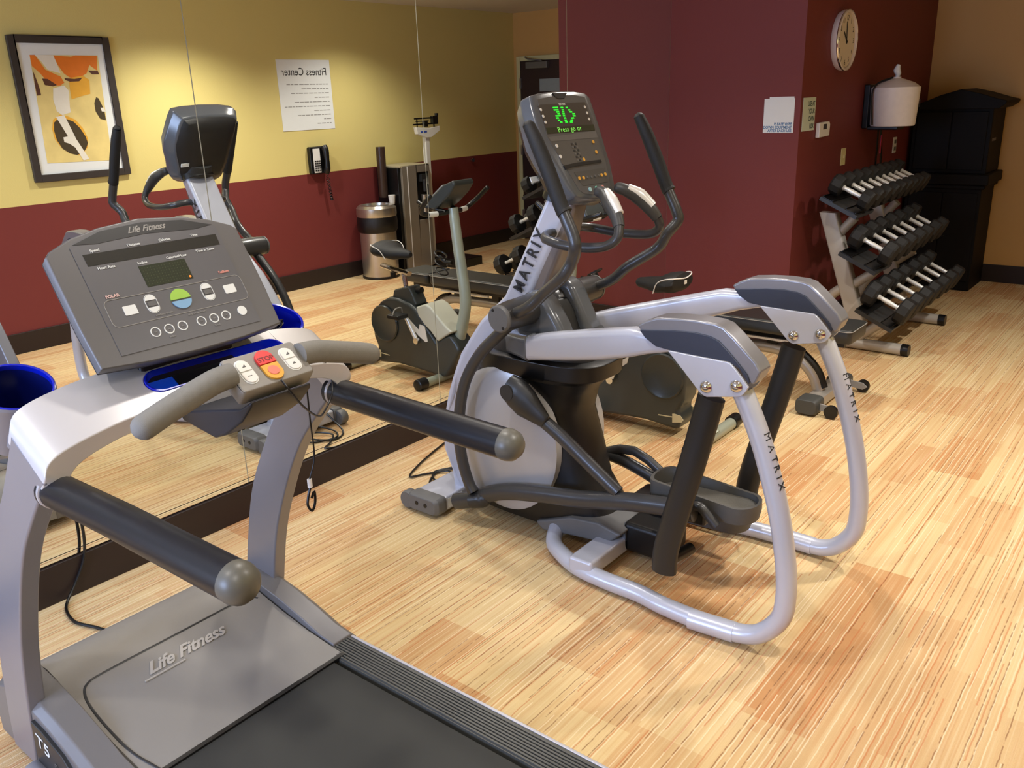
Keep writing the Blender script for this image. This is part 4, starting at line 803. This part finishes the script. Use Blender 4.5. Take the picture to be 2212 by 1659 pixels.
# cup holders
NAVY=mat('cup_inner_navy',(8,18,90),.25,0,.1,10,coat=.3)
def cup(s_):
    c=(1.03,YT+s_*.335,1.035); r=.080; ax=(.42,-.0,.907)
    b=B().lathe([(0,-.06),(.055,-.06),(.066,-.02),(.076,.07),(r+.002,.085),(r,.092),(r-.006,.088)],c,ax,n=36,cap=False)
    o=put('cup_holder',b,TFRAME,t)
    put('cup_rim',B().lathe([(r,.0925),(r-.003,.094),(r-.0065,.0925),(r-.006,.08),(r-.001,.08),(r,.0925)],c,ax,n=36),BLUE,o)
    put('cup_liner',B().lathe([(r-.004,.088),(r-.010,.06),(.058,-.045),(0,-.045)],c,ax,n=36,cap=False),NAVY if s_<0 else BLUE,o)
    put('cup_arm',B().box((1.06,YT+s_*.335-.04,.985),(1.17,YT+s_*.335+.04,1.03)),TFRAME,o,bevel=.008)
cup(-1); cup(1)
# safety lanyard
lan=put('safety_lanyard',B().tube([CO+CV*-.045+CN*.004,(1.56,YT+.01,1.10),(1.53,YT+.06,1.045),(1.47,YT+.14,.985),(1.38,YT+.23,.95),(1.31,YT+.315,.96),(1.285,YT+.335,1.0),(1.30,YT+.30,1.06),(1.37,YT+.20,1.115),(1.44,YT+.12,1.15),(1.47,YT+.10,1.165)],.0023,8,sm=6),BLACK,t)
lx=[(1.30,YT+.245,.985),(1.295,YT+.248,.90),(1.292,YT+.25,.80),(1.29,YT+.228,.742)]
put('hanging_cord',B().tube(lx,.0022,8,sm=4),BLACK,lan)
put('cord_ferrule',B().cyl((1.29,YT+.228,.745),(1.29,YT+.228,.722),.0065,n=14),WHITE,lan)
put('lanyard_clip',B().tube([(1.29,YT+.228,.722),(1.29,YT+.219,.70),(1.29,YT+.214,.675),(1.29,YT+.226,.655),(1.29,YT+.238,.675),(1.29,YT+.239,.705),(1.29,YT+.228,.69)],.0035,8,sm=5),BLACK,lan)
# things in the right cup holder and cords
b=B()
random.seed(3)
for k in range(9):
    a=random.uniform(0,6); r=random.uniform(.018,.032)
    b.tube([(1.075+r*math.cos(a+q*PI/4)*.8,YT+.325+r*math.sin(a+q*PI/4),1.09+.012*math.sin(a*3+q*PI/4)+k*.0022) for q in range(8)]+[(1.075+r*math.cos(a)*.8,YT+.325+r*math.sin(a),1.09+.012*math.sin(a*3)+k*.0022)],.0024,6,sm=3)
put('power_cord',B().tube([(.42,YT+.05,.03),(.377,-4.384,.008),(.33,-4.395,.008),(.282,-4.407,.008),(.23,-4.425,.008),(.186,-4.433,.008),(.11,-4.42,.008),(.05,-4.39,.01),(.022,-4.34,.05),(.02,-4.29,.138),(.02,-4.275,.245),(.02,-4.285,.36),(.02,-4.32,.5)],.0055,8,sm=6),BLACK,t)
single('earphone_cable',b,BLACK,(1.075,YT+.325,1.09),'tangled black cable lying in the right blue treadmill cup holder','cable')
# ================================================================ EXERCISE BIKE
YK=-1.74
t=thing('exercise_bike',(.85,YK,0),'dark green-grey upright exercise bike with pale column standing past the elliptical','exercise bike')
def kp(name,b,m,parent=None,**k): return pair(name,b,m,parent or t,YK,**k)
body=[(1.1274,0.3131),(1.1127,0.3612),(1.0858,0.4044),(1.0323,0.4563),(0.9562,0.4921),(0.8769,0.4954),(0.7772,0.4749),(0.7273,0.4518),(0.6766,0.3999),(0.6306,0.3418),(0.5594,0.2612),(0.4989,0.2964),(0.44,0.3223),(0.3946,0.2773),(0.368,0.2324),(0.4013,0.1836),(0.4401,0.1185),(0.4916,0.0442),(0.5774,0.0441),(0.7204,0.0556),(0.9017,0.065),(1.0892,0.0464),(1.1085,0.1065),(1.0897,0.1535),(1.1178,0.2119)]
put('shell',B().prism(body,'y',YK-.075,YK+.075),BKG,t,bevel=.02,seg=3)
dz=(1.0,.32)
kp('flywheel_cover',B().lathe([(0,.0),(.115,0),(.12,-.006),(.112,-.012),(.105,-.008),(0,-.012)][::-1],(dz[0],YK-.076,dz[1]),(0,1,0),36),BKG)
pale=[(0.7106,0.4609),(0.6252,0.4916),(0.5803,0.4742),(0.5093,0.409),(0.456,0.3648),(0.4126,0.3452),(0.4716,0.3109),(0.5402,0.266),(0.5935,0.3223),(0.6488,0.3613),(0.6918,0.408)]
put('pale_saddle_cover',B().prism(pale,'y',YK-.082,YK+.082),BKS,t,bevel=.012,seg=3)
sp=[(0.9255,0.5405),(0.7909,0.5756),(0.7626,0.5349),(0.729,0.4656),(0.7883,0.4348),(0.8803,0.4563),(0.9495,0.4721)]
put('seat_tube_housing',B().prism(sp,'y',YK-.05,YK+.05),BKG,t,bevel=.012)
q=[(0.8587,0.5478),(0.8791,0.6279)]
put('seat_post',B().tube([(q[0][0],YK,q[0][1]-.03),(q[1][0],YK,q[1][1]+.02)],.017,14),CHROME,t)
q2=[(1.062,0.6752),(0.9709,0.66),(0.8247,0.642)]
put('seat_slide',B().tube([(x,YK,z) for x,z in q2],.016,10,flat=(1,1.4)),CHROME,t)
put('slide_knob',B().cyl((q2[1][0]+.0,YK,q2[1][1]-.02),(q2[1][0],YK,q2[1][1]-.05),.018,n=14),BLACK,t)
kx=[(0.7456,0.5456)][0]
put('post_knob',B().cyl((kx[0]+.02,YK,kx[1]),(kx[0]-.02,YK,kx[1]+.005),.02,n=14),BLACK,t)
# saddle
sx0=.93; sz=.70
b=B(); rings=[]
for u_,wd,h,zz in ((-.15,.015,.02,.012),(-.13,.028,.035,.012),(-.07,.045,.045,.012),(0,.075,.055,.010),(.06,.11,.065,.015),(.11,.12,.07,.02),(.145,.105,.06,.025),(.16,.06,.03,.02)):
    u_*=.86; zz+=.012*(u_>0)
    rings.append([(sx0+u_,YK+wd*math.cos(2*PI*k/20),sz+.05+zz+h*.75*math.sin(2*PI*k/20)*(1 if math.sin(2*PI*k/20)>0 else .9)) for k in range(20)])
sd=put('saddle',b.loft(rings),BRUB,t)
put('saddle_piping',B().tube([(sx0+.01,YK-.085,sz+.035),(sx0+.04,YK-.102,sz+.09),(sx0+.09,YK-.113,sz+.115),(sx0+.128,YK-.085,sz+.118),(sx0+.142,YK,sz+.11),(sx0+.128,YK+.085,sz+.118),(sx0+.09,YK+.113,sz+.115),(sx0+.04,YK+.102,sz+.09),(sx0+.01,YK+.085,sz+.035)],.0028,6,sm=4),WHITE,sd)
put('saddle_label',B().box((sx0+.137,YK-.012,sz+.08),(sx0+.1415,YK+.012,sz+.098)),WHITE,sd)
# column
cpx=[(0.4719,0.1686),(0.4428,0.2555),(0.4005,0.3773),(0.3707,0.4892),(0.3684,0.5791),(0.3801,0.6748),(0.3972,0.7964),(0.4131,0.9301),(0.4238,1.0307),(0.4283,1.0674)]
put('column',B().tube([(x,YK,z) for x,z in cpx],[.036,.036,.035,.034,.034,.033,.032,.031,.030,.029],18,sm=4),SAGE,t)
for a_ in (-1,1): put('column_bolt',B().cyl((cpx[1][0]+.02,YK+a_*.033,.30),(cpx[1][0]+.03,YK+a_*.042,.30),.006,n=8),CHROME,t)
# handlebar and console
hb=[(0.4406,1.0483)][0]
hx,hz=hb[0],hb[1]
def H_(p): return [(hx+a,YK+b_,hz+c) for a,b_,c in p]
kp('handlebar',B().tube(H_([(0,0,.0),(.01,-.06,-.005),(.03,-.15,-.005),(.04,-.205,.01),(.0,-.235,.05),(-.07,-.245,.11)]),.014,12,sm=4,dome=.8),BLACK)
kp('heart_rate_sensor',B().tube(H_([(.02,-.10,-.006),(.032,-.16,-.004)]),.0155,12),HAND)
kp('rest_handle',B().tube(H_([(0,-.05,0),(.08,-.07,.02),(.15,-.08,.035),(.19,-.075,.05)]),.013,12,sm=4,dome=.8),BLACK)
cs=[( .125,-.0),(.10,.05),(-.02,.135),(-.10,.165),(-.115,.14),(-.07,.085),(0,.03),(.06,-.01)]
put('console',B().prism([(hx+a,hz+.02+b_) for a,b_ in cs],'y',YK-.085,YK+.085),BKG,t,bevel=.012,seg=3)
put('console_face',B().frame((hx+.04,YK,hz+.12),Y1,Vector((-.8,0,.6)).normalized(),Vector((.6,0,.8)).normalized(),rrect(.14,.11,.01),-.004,.002),LGREY,t)
# bottle holder on the column
bh=[(0.5117,0.7452)][0]
bo=put('bottle_cage',B().tube([(bh[0]-.05,YK,bh[1]),(bh[0],YK,bh[1]),(bh[0]+.05,YK,bh[1]+.03)],.012,8,sm=3),BLACK,t)
for k in range(3): put('cage_hoop',B().tube([(bh[0]+.035+.036*math.cos(a),YK+.036*math.sin(a),bh[1]-.06+k*.05+.02*math.cos(a)) for a in [2*PI*i/14 for i in range(15)]],.005,6),BLACK,bo)
# cranks and pedals
for s_,ang,in_ in ((-1,math.radians(78),0),(1,math.radians(258),0)):
    cxk,czk=[(0.7047,0.2526)][0]
    l_=.165; ex=cxk-s_*.075; ez=czk+l_*math.sin(ang)
    yk=YK+s_*.095
    put('crank_arm',B().tube([(cxk,yk,czk),(ex,yk+s_*.015,ez)],.011,10,flat=(1,1.3)),HAND,t)
    put('crank_boss',B().cyl((cxk,YK+s_*.07,czk),(cxk,yk+s_*.012,czk),.02,n=18),CHROME,t)
    pd=put('pedal',B().box((ex-.05,yk+s_*.03 if s_>0 else yk-.12,ez-.012),(ex+.05,yk+.12 if s_>0 else yk-.03,ez+.014)),BLACK,t,bevel=.006)
    put('pedal_strap',B().tube([(ex,yk+s_*.03,ez+.01),(ex-.01,yk+s_*.05,ez+.05),(ex-.01,yk+s_*.10,ez+.05),(ex,yk+s_*.118,ez+.01)],.004,6,sm=3),LGREY,pd)
# feet
put('front_foot',B().tube([(.55,YK-.21,.032),(.55,YK+.21,.032)],.028,16),SAGE,t)
put('rear_foot',B().tube([(1.25,YK-.22,.032),(1.25,YK+.22,.032)],.03,16),SAGE,t)
for x in (.55,1.25):
    for s_ in (-1,1): put('foot_cap',B().tube([(x,YK+s_*.20,.036),(x,YK+s_*.265,.036)],.036,16,dome=.2),BLACK,t)
put('frame_neck',B().tube([(1.2,YK,.09),(1.26,YK,.04)],.03,12),SAGE,t)
mk=[(1.0592,0.1319),(1.0695,0.1341),(1.1058,0.1293),(1.1218,0.1105),(1.1121,0.0961),(1.0606,0.085)]
kp('arrow_mark',B().prism(mk,'y',YK-.0775,YK-.0745),mat('logo_cream',(214,206,170),.5))
kp('stripe_mark',B().prism([(0.9808,0.1131),(1.0622,0.1177),(1.0624,0.1128),(0.9809,0.1081)],'y',YK-.0775,YK-.0745),MC['logo_cream'])
kp('white_guard_plate',B().prism([(0.6435,0.3485),(0.6862,0.3555),(0.6948,0.3167),(0.7891,0.3873),(0.8029,0.3846),(0.795,0.3536),(0.7006,0.2824),(0.6435,0.2494),(0.6261,0.254)],'y',YK-.080,YK-.076),WHITE)
# ================================================================ BENCH
YBn=-.90
t=thing('weight_bench',(1.1,YBn,0),'flat black padded weight bench with silver frame and orange pin','weight bench')
def pad(name,x0,x1):
    o=rrect(x1-x0,.27,.03,5,(x0+x1)/2,YBn)
    return put(name,B().loft([[(x,y*1.0,.385) for x,y in [((a-(x0+x1)/2)*.97+(x0+x1)/2,(b_-YBn)*.93+YBn) for a,b_ in o]],[(x,y,.40) for x,y in o],[(x,y,.452) for x,y in o],[((a-(x0+x1)/2)*.985+(x0+x1)/2,(b_-YBn)*.96+YBn,.462) for a,b_ in o]]),VINYL,t,bevel=.004)
p1=pad('back_pad',.52,1.36); p2=pad('seat_pad',1.375,1.655)
for p_,x0,x1 in ((p1,.52,1.36),(p2,1.375,1.655)):
    put('white_piping',B().tube([(x,y,.453) for x,y in rrect(x1-x0+.004,.274,.03,5,(x0+x1)/2,YBn)]+[rrect(x1-x0+.004,.274,.03,5,(x0+x1)/2,YBn)[0]+(.453,)],.0022,6),LGREY,p_)
put('pad_frame',B().box((.62,YBn-.05,.345),(1.60,YBn-.02,.384)).box((.62,YBn+.02,.345),(1.60,YBn+.05,.384)),BLACK,t)
put('adjust_rod',B().box((.85,YBn-.075,.335),(1.3,YBn-.06,.347)),WHITE,t)
BT=SILV2
put('main_tube',B().tube([(.60,YBn,.04),(.62,YBn,.16),(.70,YBn,.25),(.85,YBn,.275),(1.05,YBn,.272),(1.22,YBn,.272),(1.34,YBn,.24),(1.43,YBn,.16),(1.47,YBn,.07)],.034,16,sm=5),BT,t)
put('tube_guard',B().tube([(1.28,YBn,.29),(1.37,YBn,.262),(1.455,YBn,.18),(1.495,YBn,.09)],.022,10,sm=4),BLACK,t)
for px_ in (.80,1.16): put('post',B().box((px_,YBn-.02,.27),(px_+.06,YBn+.02,.36)),BLACK,t)
put('orange_pin',B().lathe([(0,0),(.011,0),(.012,.02),(.02,.024),(.02,.045),(0,.048)],(1.09,YBn-.03,.25),(0,-1,0),14),ORNG,t)
put('pin_bracket',B().prism([(1.05,.25),(1.10,.25),(1.12,.16),(1.09,.15)],'y',YBn-.04,YBn-.03),BLACK,t)
put('rear_foot',B().box((1.445,-1.10,.02),(1.535,-.62,.075)),BT,t,bevel=.006)
put('front_foot',B().box((.56,-1.08,.02),(.65,-.66,.075)),BT,t,bevel=.006)
for s_,y in ((-1,-1.10),(1,-.62)):
    put('foot_cap',B().loft([[(x,y+s_*d-s_*.06,z) for x,z in rrect(.12*q,.085*q,.025,4,1.49,.05)] for d,q in ((0,1),(.10,1),(.115,.9))]),mat('bench_foot_grey',(66,67,65),.5,0,.06,20),t,bevel=.004)
    w_=put('wheel_bracket',B().prism([(1.53,.07),(1.62,.06),(1.645,.04),(1.62,.02),(1.54,.03)],'y',y+s_*.0-.004,y+s_*.0+.004),LGREY,t,bevel=.002)
    put('wheel',B().cyl((1.615,y+s_*.005,.037),(1.615,y+s_*.03,.037),.036,n=22),BLACK,t)
# ================================================================ DUMBBELL RACK
RM=mat('rack_warm_silver',(188,182,172),.42,.2,.04,10)
t=thing('dumbbell_rack',(1.3,.66,0),'three-tier dumbbell rack with silver angled end frames against the dark wall','dumbbell rack')
ry0,ry1=.24,1.15
for y in (ry0,ry1):
    def bar(name,pts,w_=.036,par=t):
        return put(name,B().tube([(x,y,z) for x,z in pts],w_,4 if False else 16,flat=(1,1.0)),RM,par)
    put('leaning_post',B().loft([[(x+a,y+b_,z) for a,b_ in rrect(.11,.075,.012,3)] for x,z in ((1.055,.885),(1.30,.17))]),RM,t)
    put('shelf_arm',B().tube([(1.12,y,.74),(1.22,y,.86)],.03,14),RM,t)
    put('shelf_arm',B().tube([(1.21,y,.40),(1.37,y,.52)],.03,14),RM,t)
    put('shelf_arm',B().tube([(1.31,y,.08),(1.44,y,.19)],.03,14),RM,t)
    put('rear_brace',B().tube([(1.23,y,.42),(1.13,y,.36),(1.03,y,.22),(.99,y,.06)],.032,14,sm=4),RM,t)
    put('floor_tube',B().tube([(.97,y,.04),(1.59,y,.04)],.036,18),RM,t)
    put('end_cap',B().cyl((1.59,y,.04),(1.635,y,.04),.038,n=20),BLACK,t)
tiers=[((1.225,1.030),.066,1.0,[.13,.30,.46,.63,.78,.925,1.07,1.215,1.36]),((1.375,.708),.080,1.05,[.16,.36,.55,.77,.95,1.17,1.34]),((1.51,.365),.085,1.1,[.12,.32,.53,.74,.97,1.18,1.36])]
td=Vector((.905,0,-.425)).normalized(); tu=Vector((.425,0,.905)).normalized()
for (cx0,cz0),R_,sc_,ys in tiers:
    o=Vector((cx0,0,cz0))-tu*(R_+.012)
    sh_=B()
    for a in (-.085,.075):
        sh_.frame(o+td*a,td,tu,Y1,[(-.035,-.006),(.035,-.006),(.035,-.001),(-.035,-.001)],.02,1.43)
        sh_.frame(o+td*a,td,tu,Y1,[(-.035,-.006),(-.030,-.006),(-.030,.007),(-.035,.007)],.02,1.43); sh_.frame(o+td*a,td,tu,Y1,[(.030,-.006),(.035,-.006),(.035,.007),(.030,.007)],.02,1.43)
    s__=put('shelf',sh_,BLACK,t)
    put('shelf_end_plate',B().frame(o,td,tu,Y1,[(-.13,-.03),(.125,-.03),(.125,-.006),(-.13,-.006)],.015,.35),DARK,s__)
def dumbbell(R_,sc_):
    global ORG
    b=thing('dumbbell',(0,0,0),'x','dumbbell')
    hl=.064*sc_
    for s_ in (-1,1):
        put('weight_head',B().lathe([(0,hl),(R_*.55,hl),(R_*.93,hl+.004),(R_,hl+.014),(R_,hl+.06*sc_),(R_*.9,hl+.072*sc_),(R_*.5,hl+.074*sc_),(0,hl+.074*sc_)],(0,0,0),td*s_,10),BRUB,b,ang=25)
    put('handle',B().lathe([(.0,-hl),(.016,-hl),(.0165,-hl*.86),(.0125,-hl*.8),(.0135,-hl*.6),(.0155,0),(.0135,hl*.6),(.0125,hl*.8),(.0165,hl*.86),(.016,hl),(0,hl)],(0,0,0),td,16),HAND,b)
    return b
rown=['top','middle','bottom']
ordn=['nearest','second','third','fourth','fifth','sixth','seventh','eighth','ninth']
for r,((cx0,cz0),R_,sc_,ys) in enumerate(tiers):
    pr=dumbbell(R_,sc_); first=True
    for i,y in enumerate(ys):
        if first: o=pr; o.location=(cx0,y,cz0); first=False
        else: o=copytree(pr,(0,y-ys[0],0))
        pl='farthest' if i==len(ys)-1 else ordn[i]
        o['label']='black dumbbell with bright handle, %s from the front on the %s rack tier'%(pl if pl in('nearest','farthest') else ordn[i],rown[r]) if pl not in('nearest','farthest') else 'black dumbbell with bright handle at the %s end of the %s rack tier'%('near' if pl=='nearest' else 'far',rown[r])
        o['group']='dumbbells on the %s tier'%rown[r]
ORG=Vector((0,0,0))
